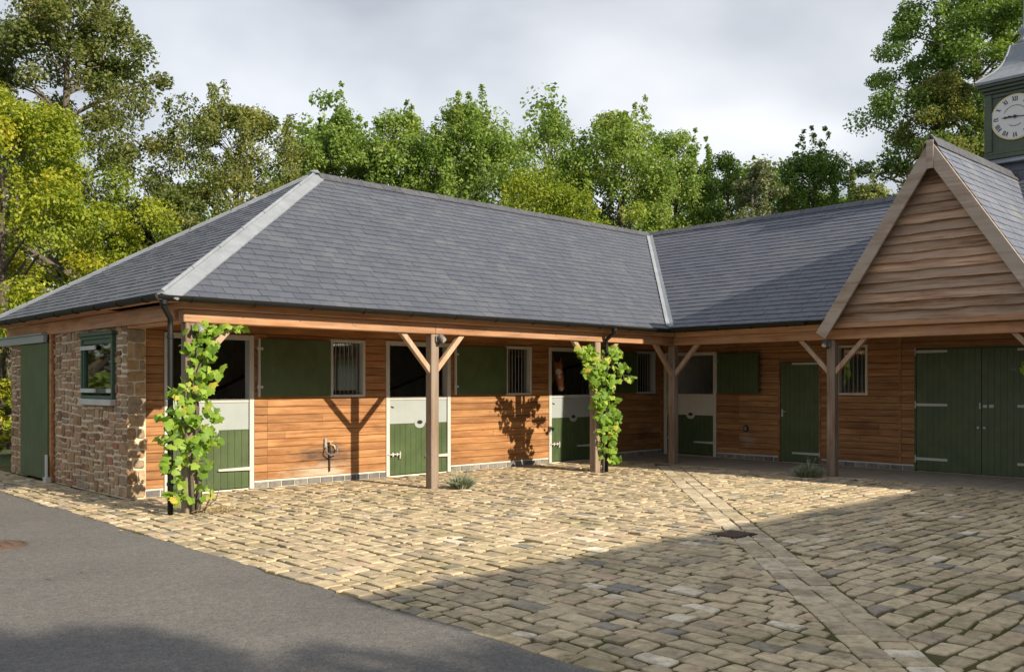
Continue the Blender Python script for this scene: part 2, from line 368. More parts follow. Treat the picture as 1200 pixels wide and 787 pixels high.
def clip(poly, a, b, c):
    """keep the part where a*p+b*q+c >= 0"""
    res = []
    for i in range(len(poly)):
        p = poly[i]; q = poly[(i + 1) % len(poly)]
        dp = a * p[0] + b * p[1] + c; dq = a * q[0] + b * q[1] + c
        if dp >= 0: res.append(p)
        if dp * dq < 0:
            k = dp / (dp - dq); res.append((p[0] + (q[0] - p[0]) * k, p[1] + (q[1] - p[1]) * k))
    return res
def polyarea(p):
    return abs(sum(p[i][0] * p[(i + 1) % len(p)][1] - p[(i + 1) % len(p)][0] * p[i][1] for i in range(len(p)))) / 2
def clip_convex(poly, outline):
    n = len(outline); cx = sum(p[0] for p in outline) / n; cy = sum(p[1] for p in outline) / n
    for i in range(n):
        p = outline[i]; q = outline[(i + 1) % n]
        a, b = -(q[1] - p[1]), q[0] - p[0]; c = -(a * p[0] + b * p[1])
        if a * cx + b * cy + c < 0: a, b, c = -a, -b, -c
        poly = clip(poly, a, b, c)
        if len(poly) < 3: return []
    return poly
def cutcorners(poly, k):
    res = []
    n = len(poly)
    for i in range(n):
        p = poly[i]
        for q in (poly[i - 1], poly[(i + 1) % n]):
            d = math.hypot(q[0] - p[0], q[1] - p[1]) or 1e-6
            t_ = min(0.3, k * random.uniform(0.6, 1.4) / d)
            res.append((p[0] + (q[0] - p[0]) * t_, p[1] + (q[1] - p[1]) * t_))
    return res

# ------------------------------------------------------------------ ground, road, courtyard
mb = MB(); mb.add([(-300, -300, -0.06), (500, -300, -0.06), (500, 500, -0.06), (-300, 500, -0.06)], [(0, 1, 2, 3)])
tag(mb.build('ground', M['grass']), 'rough green ground reaching beyond the stable yard', 'ground', kind='structure')

EDGE = 3.86
def edge_x(y): return EDGE + 0.025 * math.sin(y * 1.7) + 0.02 * math.sin(y * 4.1 + 1) + 0.012 * math.sin(y * 11.3) + .008 * math.sin(y * 23.7)
mb = MB(); vs = []; fs = []
ny = 900
for i in range(ny + 1):
    y = -30 + 60 * i / ny
    vs += [(-40, y, -0.006), (edge_x(y) + 0.03, y, -0.006), (edge_x(y) + 0.03, y, -0.05)]
for i in range(ny):
    a = i * 3; fs += [(a, a + 1, a + 4, a + 3), (a + 1, a + 2, a + 5, a + 4)]
mb.add(vs, fs); tag(mb.build('asphalt_road', M['asphalt']), 'grey weathered asphalt road in front of the cobbled yard', 'road', kind='structure')

mb = MB(); mb.add([(3.8, -8, -0.013), (17.2, -8, -0.013), (17.2, 20, -0.013), (3.8, 20, -0.013)], [(0, 1, 2, 3)])
yard = tag(mb.build('courtyard', M['earth']), 'sandstone sett paving of the stable courtyard with mossy joints', 'paving', kind='structure')

SD = Vector((0.732, 0.681)); SP = Vector((5.6, 2.63)); SN = Vector((-0.681, 0.732)); SHW = 0.215   # drain strip line
def nz(x, y, k=1.0): return math.sin(x * 2.1 * k + 1.3 * math.sin(y * 1.7 * k)) * math.cos(y * 2.4 * k + 0.7 * math.sin(x * 1.3 * k))
setts = []      # (poly, height, bevel, rnd)
def flat(p, q, h): return (p, q, h)
def warp(p): return (p[0] + 0.022 * nz(p[0], p[1], 0.6) + 0.012 * nz(p[1], p[0], 2.2), p[1] + 0.022 * nz(p[1] + 5, p[0], 0.6) + 0.012 * nz(p[0], p[1] + 9, 2.0))
def lay(rect, along_y, keep):
    x0, x1, y0, y1 = rect
    a0, a1, b0, b1 = (x0, x1, y0, y1) if along_y else (y0, y1, x0, x1)
    a = a0
    while a < a1 - 0.05:
        wd = random.choice((0.145, 0.16, 0.17, 0.18, 0.20)) ; wd = min(wd, a1 - a)
        b = b0 + random.uniform(-0.3, 0)
        while b < b1:
            ln = random.uniform(0.15, 0.33)
            j = 0.0075 + random.random() * 0.008; ja = 0.009 + random.random() * 0.009
            q = [(a + ja, b + j), (a + wd - ja, b + j), (a + wd - ja, b + ln - j), (a + ja, b + ln - j)]
            q = [(p[0] + random.uniform(-.014, .014), p[1] + random.uniform(-.014, .014)) for p in q]
            if not along_y: q = [(p[1], p[0]) for p in q]
            q = [warp(p) for p in q]
            q = keep(q)
            if len(q) >= 3 and polyarea(q) > 0.008:
                q = cutcorners(q, 0.013)
                h = random.gauss(0.0, 0.0042); rnd = random.random()
                # patches of the yard hold darker, bluer stones
                if nz(q[0][0] * 0.7, q[0][1] * 0.7) > 0.85 and random.random() < 0.05: rnd *= 0.12
                tx, ty = random.gauss(0, 0.018), random.gauss(0, 0.018)
                setts.append((q, h, 0.006, rnd, tx, ty))
            b += ln
        a += wd
off = -(SN.x * SP.x + SN.y * SP.y)
def keepL(q):
    q = clip(q, SN.x, SN.y, off - SHW)
    q = clip(q, 1, 0, -edge_x(q[0][1]) - 0.02) if q else q
    return q
def keepR(q): return clip(q, -SN.x, -SN.y, -off - SHW)
def keepE(q): return clip(q, 1, 0, -edge_x(q[0][1]) - 0.02) if q else q
# first course along the asphalt: one edging row, then the two fields that meet at the diagonal strip
lay((EDGE + 0.02, 4.84, 12.86, 19.0), True, keepE)
lay((EDGE + 0.02, 14.84, 1.1, 12.84), True, keepL)
lay((EDGE + 0.02, 14.84, 0.9, 11.25), False, keepR)
def addsett(mb, sdat):
    q, h, bev, rnd, tx, ty = sdat
    cx = sum(p[0] for p in q) / len(q); cy = sum(p[1] for p in q) / len(q)
    mb.slab(q, -0.045, h, bev, flat, rnd, lambda p, q_: tx * (p - cx) + ty * (q_ - cy))
setts.sort(key=lambda s_: -parea([(p[0], p[1], 0) for p in s_[0]]))
for s_ in setts[:284]:
    mb = MB(); addsett(mb, s_); mb.build('sett', M['sett'], yard)
mb = MB()
for s_ in setts[284:]: addsett(mb, s_)
o = mb.build('sett_field', M['sett'], yard); o['kind'] = 'stuff'
# the diagonal drain strip: two lanes of flat slabs
for lane in (-1, 1):
    t_ = -1.6
    while t_ < 12.2:
        ln = random.choice((0.16, 0.22, 0.3, 0.38, 0.55)) if t_ > -.2 else random.uniform(.14, .24); g = 0.006 if t_ > -.2 else .011
        s0, s1 = (-SHW + 0.012, -0.004) if lane < 0 else (0.004, SHW - 0.012)
        s1 += random.uniform(-.006, .004)
        q = []
        for tt, ss in ((t_ + g, s0), (t_ + ln - g, s0), (t_ + ln - g, s1), (t_ + g, s1)):
            p = SP + SD * tt + SN * ss; q.append((p.x + random.uniform(-.013, .013), p.y + random.uniform(-.013, .013)))
        mb = MB(); h = random.gauss(-0.004, 0.003)
        mb.slab(cutcorners(q, 0.015), -0.04, h, 0.006, flat); mb.build('slab' if t_ > -.1 else 'sett', M['slab'] if t_ > -.1 else M['sett'], yard)
        t_ += ln
# concrete apron under the right-hand roof
for k in range(9):
    y0 = 12.9 - 1.9 * k; mb = MB()
    mb.slab([(14.86, y0 - 1.888), (16.95, y0 - 1.888), (16.95, y0), (14.86, y0)], -0.05, 0.004, 0.008, flat); mb.build('apron_slab', M['concrete'], yard)

# ------------------------------------------------------------------ the stable block
YW, XW = 12.95, 16.98            # front wall planes of the two wings
B = empty('stable_block', (10.5, 12.9, 0))
tag(B, 'L-shaped timber and stone stable block with slate roof and clock turret', 'stable')
def TL(s, d, z): return (s, YW - d, z)            # left wing: s along x, d out from the wall
def TR(s, d, z): return (XW - d, -s, z)           # right wing: s = -y, d out from the wall
def TG(s, d, z): return (4.85 - d, s, z)          # stone end: s along y, d out (towards -x)
EAVE_Z, RIDGE_Z = 2.68, 5.30
EY, RY, RYB = 10.85, 14.25, 18.4
EX0, APX = 4.50, 8.66
EXR, RXR = 14.45, 18.15

# timber walls: backing + single boards
def timber_wall(T, name_mat, s0, s1, openings, z0=0.12, z1=2.62, seams=()):
    back = MB(T)
    xs = sorted(set([s0, s1] + [o_[0] for o_ in openings] + [o_[1] for o_ in openings]))
    for a, b in zip(xs[:-1], xs[1:]):
        mid = (a + b) / 2; cuts = [(o_[2], o_[3]) for o_ in openings if o_[0] <= mid <= o_[1]]
        z = 0.0
        for c0, c1 in sorted(cuts):
            if c0 > z + 0.01: back.box(a, b, -0.16, -0.004, z, c0)
            z = c1
        back.box(a, b, -0.16, -0.004, z, z1 + 0.04)
    wall = back.build('timber_wall', M[name_mat], B)
    pitch = 0.125; z = z0
    while z < z1 - 0.02:
        zt = min(z + pitch, z1)
        free = [(s0, s1)]
        for o_ in openings:
            if o_[2] < zt - 0.02 and o_[3] > z + 0.02:
                nf = []
                for a, b in free:
                    if o_[1] <= a or o_[0] >= b: nf.append((a, b))
                    else:
                        if o_[0] - a > 0.02: nf.append((a, o_[0]))
                        if b - o_[1] > 0.02: nf.append((o_[1], b))
                free = nf
        for a, b in free:
            segs = [a] + [x for x in seams if a + 0.05 < x < b - 0.05] + [b]
            if b - a > 1.4:
                x = a + random.uniform(0.5, b - a - 0.5)
                if random.random() < 0.3 and all(abs(x - y_) > 0.3 for y_ in segs): segs = sorted(segs + [x])
            for u0_, u1_ in zip(segs[:-1], segs[1:]):
                mb = MB(T); dd = random.uniform(0.0, 0.004)
                g = 0.002
                # shiplap board: thicker at its foot, rebate at its head
                prof = [(0.0, z + 0.001), (0.024 + dd, z + 0.003), (0.026 + dd, z + 0.012), (0.022 + dd, zt - 0.009), (0.014, zt - 0.004), (0.0, zt - 0.001)]
                n = len(prof)
                vs_ = [(u0_ + g, d, zz) for d, zz in prof] + [(u1_ - g, d, zz) for d, zz in prof]
                fs_ = [(i, (i + 1) % n, n + (i + 1) % n, n + i) for i in range(n)] + [tuple(range(n))[::-1], tuple(range(n, 2 * n))]
                mb.add(vs_, fs_); mb.build('plank', M[name_mat], wall)
        z = zt
    return wall
DZ = 2.34
L_open = [(5.40, 6.80, 0, DZ), (9.25, 10.69, 0, DZ), (13.24, 14.68, 0, DZ), (8.15, 8.83, 1.38, 2.33), (12.06, 12.76, 1.38, 2.33), (16.0, 16.7, 1.38, 2.33)]
R_open = [(-12.88, -11.47, 0, 2.30), (-9.97, -9.03, 0, 2.09), (-8.70, -8.07, 1.38, 2.35), (-7.19, -4.86, 0, 2.26)]
wallL = timber_wall(TL, 'clad_x', 5.12, 16.955, L_open, seams=(7.02,))
wallR = timber_wall(TR, 'clad_y', -12.92, 3.0, R_open, seams=(-10.9, -7.45, -3.5))
mb = MB(TR); mb.box(-7.47, -7.43, 0.027, 0.040, 0.12, 2.6); mb.build('corner_strip', M['clad_y'], wallR)
mb = MB(TL); mb.box(16.88, 16.95, 0.029, 0.05, 0.12, 2.6); mb.build('corner_strip', M['clad_x'], wallL)

# brick plinth course
def plinth(T, spans):
    for a, b in spans:
        p = MB(T); p.box(a, b, -0.1, 0.022, 0.0, 0.118); pl = p.build('plinth', M['whitemortar'], B)
        s = a + 0.006
        while s < b - 0.03:
            e_ = min(s + 0.215, b - 0.004)
            mb = MB(T); mb.slab([(s, 0.012), (e_, 0.012), (e_, 0.092 + random.uniform(-.004, .004)), (s, 0.092)], 0.0, 0.034 + random.uniform(0, .004), 0.004, lambda p_, q_, h_: (p_, h_, q_))
            mb.build('brick', M['bluebrick'], pl); s += 0.232
plinth(TL, [(5.12, 5.395), (6.805, 9.245), (10.695, 13.235), (14.685, 16.94)])
plinth(TR, [(-11.465, -9.975), (-9.025, -7.195), (-4.855, -2.0)])

# stable doors
def disc(mb, s, z, d0, d1, rs, rz, n=18):
    vs = []; 
    for d in (d0, d1):
        for k in range(n):
            a = 2 * math.pi * k / n; vs.append((s + rs * math.cos(a), d, z + rz * math.sin(a)))
    fs = [(k, (k + 1) % n, n + (k + 1) % n, n + k) for k in range(n)] + [tuple(range(n))[::-1], tuple(range(n, 2 * n))]
    mb.add(vs, fs)
def boards(T, parent, s0, s1, z0, z1, d0, d1, wd, mat, name='board'):
    n = max(1, round((s1 - s0) / wd)); wd = (s1 - s0) / n
    for i in range(n):
        mb = MB(T); mb.slab([(s0 + i * wd + .0015, z0), (s0 + (i + 1) * wd - .0015, z0), (s0 + (i + 1) * wd - .0015, z1), (s0 + i * wd + .0015, z1)], d0, d1, 0.006, lambda p, q, h: (p, h, q))
        mb.build(name, mat, parent)
def stable_door(T, s0, s1, zt, framem='white', panel='whitepanel', open_to=None, ajar=0.0):
    fr = MB(T); jw = 0.075
    fr.box(s0, s0 + jw, -0.12, 0.036, 0.002, zt); fr.box(s1 - jw, s1, -0.12, 0.036, 0.002, zt)
    fr.box(s0 + jw + .001, s1 - jw - .001, -0.12, 0.034, zt - 0.075, zt)
    door = fr.build('stable_door', M[framem], B, bevel=0.005)
    a, b = s0 + jw + 0.006, s1 - jw - 0.006
    boards(T, door, a, b, 0.025, 0.905, -0.045, 0.004, 0.115, M['green'])
    mb = MB(T); mb.box(a, b, -0.04, 0.010, 0.908, 1.315); mb.build('top_panel', M[panel], door, bevel=0.003)
    mb = MB(T); mb.box(a, b, -0.055, 0.022, 1.317, 1.375); mb.build('capping', M['galv'] if panel == 'whitepanel' else M['cream'], door, bevel=0.006)
    mid = (a + b) / 2 + 0.02
    mb = MB(T); disc(mb, mid, 0.905, 0.0, 0.0135, 0.115, 0.085); mb.build('latch_plate', M[panel], door)
    mb = MB(T); disc(mb, mid, 0.925, 0.0, 0.016, 0.06, 0.034); mb.build('latch_hole', M['black'], door)
    # strap hinge, bolt
    mb = MB(T); mb.slab([(b - 0.50, 0.30), (b + 0.05, 0.288), (b + 0.05, 0.342), (b - 0.50, 0.33)], 0.0, 0.043, 0.004, lambda p, q, h: (p, h, q)); mb.build('strap_hinge', M['white'], door)
    mb = MB(T); mb.tube([(a - 0.055, 0.045, 0.385), (a + 0.2, 0.045, 0.385)], 0.011); mb.box(a + 0.03, a + 0.06, 0.0, 0.058, 0.355, 0.415); mb.box(a + 0.12, a + 0.15, 0.0, 0.058, 0.36, 0.41)
    mb.tube([(a + 0.2, 0.045, 0.43), (a + 0.205, 0.05, 0.385), (a + 0.195, 0.05, 0.31)], 0.012); mb.build('kick_bolt', M['white'], door)
    mb = MB(T); mb.tube([(a + 0.03, 0.012, 1.21), (a + 0.06, 0.04, 1.20), (a + 0.09, 0.012, 1.19)], 0.007); mb.build('hook', M['black'], door)
    if open_to:
        o0, o1 = open_to
        top = MB()
        L = o1 - o0
        ca, sa = math.cos(ajar), math.sin(ajar)
        def TT(p, d, z): return T(o0 + p * ca - (d) * sa, 0.045 + p * sa + d * ca, z)
        top.T = TT
        top.box(0.012, L, 0.0, 0.045, 1.405, zt - 0.045); td = top.build('open_top_door', M['green'], B, bevel=0.004)
        if ajar: boards(TT, td, 0.016, L - 0.004, 1.41, zt - 0.05, 0.046, 0.056, 0.12, M['green'])
        mb = MB(TT); mb.box(-0.014, 0.010, 0.0, 0.05, 1.40, zt - 0.04); mb.build('edge_strip', M[framem], td, bevel=0.003)
        for zz in (1.55, zt - 0.2):
            mb = MB(TT); mb.tube([(-0.02, 0.052, zz - 0.05), (-0.02, 0.052, zz + 0.05)], 0.014); mb.box(-0.05, 0.05, 0.046, 0.056, zz - 0.02, zz + 0.02); mb.build('hinge', M['galv'], td)
    return door
stable_door(TL, 5.405, 6.795, DZ - .002, open_to=(6.86, 8.12))
stable_door(TL, 9.255, 10.685, DZ - .002, open_to=(10.77, 12.03))
stable_door(TL, 13.245, 14.675, DZ - .002, open_to=(14.74, 15.97))
stable_door(TR, -12.875, -11.475, 2.298, 'cream', 'cream', open_to=(-11.42, -10.33), ajar=0.10)

# windows with bars
def barred_window(T, s0, s1, z0, z1, m='white', nb=6):
    f = MB(T); k = 0.05
    f.box(s0, s0 + k, -0.1, 0.034, z0, z1); f.box(s1 - k, s1, -0.1, 0.034, z0, z1)
    f.box(s0 + k + .001, s1 - k - .001, -0.1, 0.032, z1 - k, z1); f.box(s0 + k + .001, s1 - k - .001, -0.1, 0.040, z0, z0 + 0.04)
    win = f.build('barred_window', M[m], B, bevel=0.004)
    for i in range(nb):
        s = s0 + k + (s1 - s0 - 2 * k) * (i + 1) / (nb + 1)
        mb = MB(T); mb.tube([(s, -0.03, z0 + 0.03), (s, -0.03, z1 - 0.04)], 0.008, 6); mb.build('bar', M['bargrey'], win)
    mb = MB(T); mb.box(s0 + k - 0.004, s1 - k + 0.004, -0.075, -0.069, z0 + 0.036, z1 - k + .004); mb.build('pane', M['glass'], win)
barred_window(TL, 8.152, 8.828, 1.382, 2.328)
barred_window(TL, 12.062, 12.758, 1.382, 2.328)
barred_window(TL, 16.002, 16.698, 1.382, 2.328)
barred_window(TR, -8.698, -8.072, 1.382, 2.348, 'cream', 5)

# plain ledged door
fr = MB(TR); fr.box(-9.968, -9.93, -0.1, 0.034, .002, 2.088); fr.box(-9.07, -9.032, -0.1, 0.034, .002, 2.088); fr.box(-9.929, -9.071, -0.1, 0.032, 2.05, 2.088)
pd = fr.build('plank_door', M['clad_y'], B, bevel=0.004)
boards(TR, pd, -9.926, -9.074, 0.02, 2.046, -0.04, 0.012, 0.105, M['green'])
for zz in (0.20, 2.005):
    mb = MB(TR); mb.slab([(-9.66, zz - .018), (-9.05, zz - .024), (-9.05, zz + .024), (-9.66, zz + .018)], 0.012, 0.024 if zz < 1 else 0.026, 0.003, lambda p, q, h: (p, h, q))
    mb.tube([(-9.052, 0.04, zz - .05), (-9.052, 0.04, zz + .05)], 0.013); mb.build('strap_hinge', M['white'], pd)
mb = MB(TR); mb.box(-9.905, -9.865, 0.012, 0.022, 0.93, 1.08); mb.tube([(-9.885, 0.02, 1.03), (-9.885, 0.06, 1.03), (-9.78, 0.062, 1.032)], 0.010); mb.build('handle', M['galv'], pd)

# double doors
fr = MB(TR); fr.box(-7.188, -7.16, -0.1, 0.032, .002, 2.258); fr.box(-4.89, -4.862, -0.1, 0.032, .002, 2.258); fr.box(-7.159, -4.891, -0.1, 0.030, 2.235, 2.258)
dd = fr.build('double_door', M['green'], B, bevel=0.003)
boards(TR, dd, -7.156, -6.030, 0.015, 2.232, -0.04, 0.014, 0.10, M['green'])
boards(TR, dd, -6.022, -4.894, 0.015, 2.232, -0.04, 0.014, 0.10, M['green'])
for zz in (0.235, 1.22, 2.185):
    for a, b in ((-7.165, -6.60), (-4.885, -5.45)):
        mb = MB(TR); q = [(a, zz - .026), (b, zz - .022), (b, zz + .022), (a, zz + .026)]
        mb.slab(q, 0.014, 0.029, 0.003, lambda p, q_, h: (p, h, q_)); mb.tube([(a, 0.04, zz - .07), (a, 0.04, zz + .07)], 0.014); mb.build('strap_hinge', M['white'], dd)
mb = MB(TR); mb.box(-6.06, -6.03, 0.014, 0.045, 1.16, 1.27); mb.build('keep', M['white'], dd, bevel=0.004)
mb = MB(TR); mb.box(-6.00, -5.93, 0.015, 0.032, 1.185, 1.235); mb.box(-5.90, -5.82, 0.015, 0.032, 1.185, 1.24); mb.build('bolt', M['galv'], dd, bevel=0.003)
for s in (-6.075, -5.97):
    mb = MB(TR); disc(mb, s, 0.835, 0.014, 0.05, 0.022, 0.022, 12); mb.build('knob', M['galv'], dd)

# ---------------- stone end wall
def rubble(T_, s0, s1, z0, z1, holes, hr=(0.065, 0.2), wr=(0.09, 0.36), wamp=0.02):
    res = []; z = z0
    def wp(p):
        e_ = min(1, (p[0] - s0) / .08, (s1 - p[0]) / .08); e_ = max(0, e_); f_ = max(0, min(1, (p[1] - z0) / .06, (z1 - p[1]) / .06))
        return (p[0] + e_ * wamp * nz(p[0] * 1.4, p[1] * 1.4), p[1] + f_ * wamp * nz(p[1] * 1.3 + 4, p[0] * .9))
    cells = []
    def split(a, b, c_, d_):
        w_, h_ = b - a, d_ - c_
        small = w_ < wr[1] and h_ < hr[1] and (w_ * h_ < .035 or random.random() < .25)
        if small or (w_ < wr[0] * 1.7 and h_ < hr[0] * 1.9): cells.append((a, b, c_, d_)); return
        if h_ > hr[0] * 1.9 and (h_ * 1.9 > w_ or w_ < wr[0] * 1.7 or h_ > 3 * hr[1]):
            k = random.uniform(.32, .68); split(a, b, c_, c_ + h_ * k); split(a, b, c_ + h_ * k, d_)
        else:
            k = random.uniform(.3, .7); split(a, a + w_ * k, c_, d_); split(a + w_ * k, b, c_, d_)
    nbig = max(1, round((s1 - s0) / .9))
    for i_ in range(nbig):
        zc = z0
        while zc < z1 - .01:
            hc = random.uniform(.35, .6) if s1 - s0 > .5 else random.uniform(*hr)
            if z1 - zc - hc < .15: hc = z1 - zc
            split(s0 + (s1 - s0) * i_ / nbig, s0 + (s1 - s0) * (i_ + 1) / nbig, zc, zc + hc); zc += hc
    for a, b, c_, d_ in cells:
        j = 0.013 + random.uniform(-.004, .006)
        m_ = (a + b) / 2 + random.uniform(-.02, .02)
        q = [(a + j, c_ + j), (m_, c_ + j), (b - j, c_ + j), (b - j, d_ - j), (m_, d_ - j), (a + j, d_ - j)]
        q = [wp((p[0] + random.uniform(-.011, .011), p[1] + random.uniform(-.010, .010))) for p in q]
        ok = True
        for (u0_, u1_, v0_, v1_) in holes:
            xs = [p[0] for p in q]; zs = [p[1] for p in q]
            if max(xs) > u0_ and min(xs) < u1_ and max(zs) > v0_ and min(zs) < v1_:
                cx, cz = sum(xs) / len(xs), sum(zs) / len(zs)
                opts = [(u0_ - cx, (-1, 0, u0_)), (cx - u1_, (1, 0, -u1_)), (v0_ - cz, (0, -1, v0_)), (cz - v1_, (0, 1, -v1_))]
                best = max(opts, key=lambda t__: t__[0])
                q = clip(q, *best[1])
                if len(q) < 3: ok = False; break
        if ok and len(q) >= 3 and polyarea(q) > 0.0015: res.append(q)
    return res
SW = (13.28, 14.56, 1.29, 2.30); SDR = (16.05, 17.45, 0.0, 2.36)
wb = MB()
def wbx(y0, y1, z0, z1): wb.box(4.868, 5.118, y0, y1, z0, z1)
wbx(12.868, SW[0], 0, 2.56); wbx(SW[0], SW[1], 0, SW[2]); wbx(SW[0], SW[1], SW[3], 2.56); wbx(SW[1], SDR[0], 0, 2.56); wbx(SDR[0], SDR[1], SDR[3], 2.56); wbx(SDR[1], 18.34, 0, 2.56)
sw = wb.build('stone_wall', M['mortar'], B)
for q in rubble(TG, 12.85, 18.34, 0.01, 2.56, [SW, SDR]):
    mb = MB(); mb.slab(cutcorners(q, 0.022), 4.875 - 4.868, 0.012 + random.uniform(0, .014), 0.008, lambda p, q_, h: (4.868 - h, p, q_)); mb.build('stone', M['rubble'], sw)
for q in rubble(TG, 4.85, 5.118, 0.01, 2.56, [], (0.13, 0.27), (0.15, 0.30), 0.012):
    mb = MB(); mb.slab(cutcorners(q, 0.022), 0.0, 0.012 + random.uniform(0, .010), 0.008, lambda p, q_, h: (p, 12.868 - h, q_)); mb.build('stone', M['rubble'], sw)
# rear and inner walls of both wings
mb = MB(); mb.box(5.12, 5.55, 18.1, 18.33, 0, 2.66); mb.box(5.55, 6.75, 18.1, 18.33, 0, 1.5); mb.box(5.55, 6.75, 18.1, 18.33, 2.2, 2.66); mb.box(6.75, 11.0, 18.1, 18.33, 0, 2.66); mb.box(11.0, 12.2, 18.1, 18.33, 0, 1.45); mb.box(11.0, 12.2, 18.1, 18.33, 2.2, 2.66); mb.box(12.2, 17.0, 18.1, 18.33, 0, 2.66); mb.box(17.0, 18.0, 18.1, 18.33, 0, 1.6); mb.box(17.0, 18.0, 18.1, 18.33, 2.2, 2.66); mb.box(18.0, 21.2, 18.1, 18.33, 0, 2.66); mb.box(21.2, 21.45, -7.0, 18.33, 0, 2.66); mb.box(15.0, 21.2, -7.0, -6.8, 0, 2.66); mb.box(16.9, 17.14, -6.8, -2.95, 0, 2.60)
mb.build('rear_wall', M['mortar'], B)
mb = MB(); mb.box(5.12, 21.2, 12.95, 17.8, -0.02, 0.012); mb.box(17.0, 21.2, -6.8, 12.95, -0.02, 0.012); mb.build('stall_floor', M['interior'], B)
# end window in its green frame, hinged shutter irons, sill
f = MB(TG); a, b, c_, d_ = SW; k = 0.05
f.box(a, a + k, -0.12, 0.045, c_ + .09, d_); f.box(b - k, b, -0.12, 0.045, c_ + .09, d_); f.box(a + k + .001, b - k - .001, -0.12, 0.044, d_ - k, d_); f.box(a + k + .001, b - k - .001, -0.12, 0.044, c_ + .09, c_ + .09 + k)
gw = f.build('end_window', M['green_win'], B, bevel=0.006)
mb = MB(TG); mb.box(a - .01, b + .01, -0.12, 0.075, c_ - 0.0, c_ + 0.088); mb.build('sill', M['galv'], gw, bevel=0.006)
mb = MB(TG); mb.box(a - .06, b + .05, -0.06, 0.075, d_ + .001, d_ + 0.05); mb.build('drip_board', M['green_win'], gw, bevel=0.006)
f = MB(TG); f.box(a + k + .004, a + k + .05, -.04, .03, c_ + .175, d_ - k - .004); f.box(b - k - .05, b - k - .004, -.04, .03, c_ + .175, d_ - k - .004); f.box(a + k + .051, b - k - .051, -.04, .029, d_ - k - .07, d_ - k - .004); f.box(a + k + .051, b - k - .051, -.04, .029, c_ + .175, c_ + .24)
f.build('sash', M['green_win'], gw, bevel=0.004)
mb = MB(TG); mb.box(a + k + .048, b - k - .048, -0.012, -0.004, c_ + .236, d_ - k - .066); mb.build('pane', M['glass'], gw)
for (s0, s1, zz) in ((b - .62, b - .02, d_ - .17), (b - .62, b - .02, c_ + .21), (a + .02, a + .2, c_ + .21)):
    mb = MB(TG); mb.slab([(s0, zz - .03), (s1, zz - .03), (s1, zz + .03), (s0, zz + .03)], 0.03, 0.058, 0.004, lambda p, q, h: (p, h, q)); mb.build('hinge_strap', M['galv'], gw)
# sliding door
sd = MB(TG); sd.box(16.02, 17.50, 0.040, 0.065, 0.04, 2.27); sdo = sd.build('sliding_door', M['green'], B, bevel=0.006)
boards(TG, sdo, 16.025, 17.495, 0.045, 2.265, 0.066, 0.071, 0.147, M['green'])
mb = MB(TG); mb.box(16.12, 18.6, 0.04, 0.11, 2.275, 2.40); mb.box(16.12, 18.6, 0.04, 0.14, 2.401, 2.43); mb.build('track_cover', M['whitepanel'], sdo, bevel=0.006)
mb = MB(TG); mb.box(15.98, 16.07, 0.073, 0.10, 0.01, 0.45); mb.box(15.91, 16.07, 0.045, 0.13, 0.002, 0.09); mb.build('floor_guide', M['galv'], sdo, bevel=0.005)
mb = MB(TG); mb.box(15.92, 16.015, 0.0, 0.05, 0.01, 2.42); mb.build('door_stop', M['clad_y'], sdo, bevel=0.006)

# ---------------- posts, braces, beams
PW = 0.075
def post(x, y, braces, zt=2.36):
    mb = MB(); mb.box(x - PW, x + PW, y - PW, y + PW, -0.03, zt); p = mb.build('post', M['post'], B, bevel=0.012)
    for dx_, dy_ in braces:
        mb = MB()
        d = Vector((dx_, dy_, 0)); n = Vector((-dy_, dx_, 0)) * 0.04
        # 45 degree brace, 85 mm deep
        A = Vector((x, y, 1.74)) + d * (PW - .02); Bp = Vector((x, y, 2.365)) + d * (PW + 0.56)
        up = Vector((0, 0, 0.12))
        vs_ = []
        for q in (A, A + up, Bp, Bp - d * 0.11):
            vs_ += [tuple(q - n), tuple(q + n)]
        mb.add(vs_, [(0, 2, 6, 4)[::-1] if 0 else (0, 4, 6, 2), (1, 3, 7, 5), (0, 1, 5, 4), (4, 5, 7, 6), (6, 7, 3, 2), (2, 3, 1, 0)])
        mb.build('brace', M['brace'], p, bevel=0.006)
    return p
BX, BY = 14.94, 11.12
posts = [post(4.965, BY, [(1, 0)]), post(8.83, BY, [(-1, 0), (1, 0)]), post(12.60, BY, [(-1, 0), (1, 0)]), post(BX, BY, [(-1, 0), (0, -1)]),
         post(BX, 7.74, [(0, 1), (0, -1)]), post(BX, 4.25, [(0, 1), (0, -1)]), post(BX, 0.8, [(0, 1), (0, -1)])]
def beam(name, x0, x1, y0, y1, z0, z1, m): 
    mb = MB(); mb.box(x0, x1, y0, y1, z0, z1); return mb.build(name, M[m], B, bevel=0.009)
# left beam in two lengths joined over the post, right beam, end beam, and the plates above
beam('beam', 4.86, 8.828, BY - .085, BY + .085, 2.362, 2.525, 'beam_x'); beam('beam', 8.832, 14.85, BY - .085, BY + .085, 2.362, 2.525, 'beam_x')
beam('beam', BX - .085, BX + .085, 7.83, 11.21, 2.362, 2.515, 'beam_y'); beam('gable_beam', BX - .10, BX + .085, 4.05, 7.826, 2.362, 2.535, 'beam_y'); beam('beam', BX - .085, BX + .085, -7, 4.046, 2.362, 2.515, 'beam_y')
beam('wall_plate', 4.80, 14.82, BY - .125, BY + .08, 2.528, 2.625, 'beam_x'); beam('wall_plate', BX - .11, BX + .08, 7.9, 11.0, 2.518, 2.63, 'beam_y')
beam('end_beam', 4.80, 4.855, 11.21, 18.4, 2.40, 2.60, 'beam_y'); beam('end_soffit', 4.53, 4.798, 11.0, 18.38, 2.60, 2.625, 'beam_y'); beam('end_beam', 4.858, 5.03, 11.21, 12.86, 2.362, 2.56, 'beam_y')
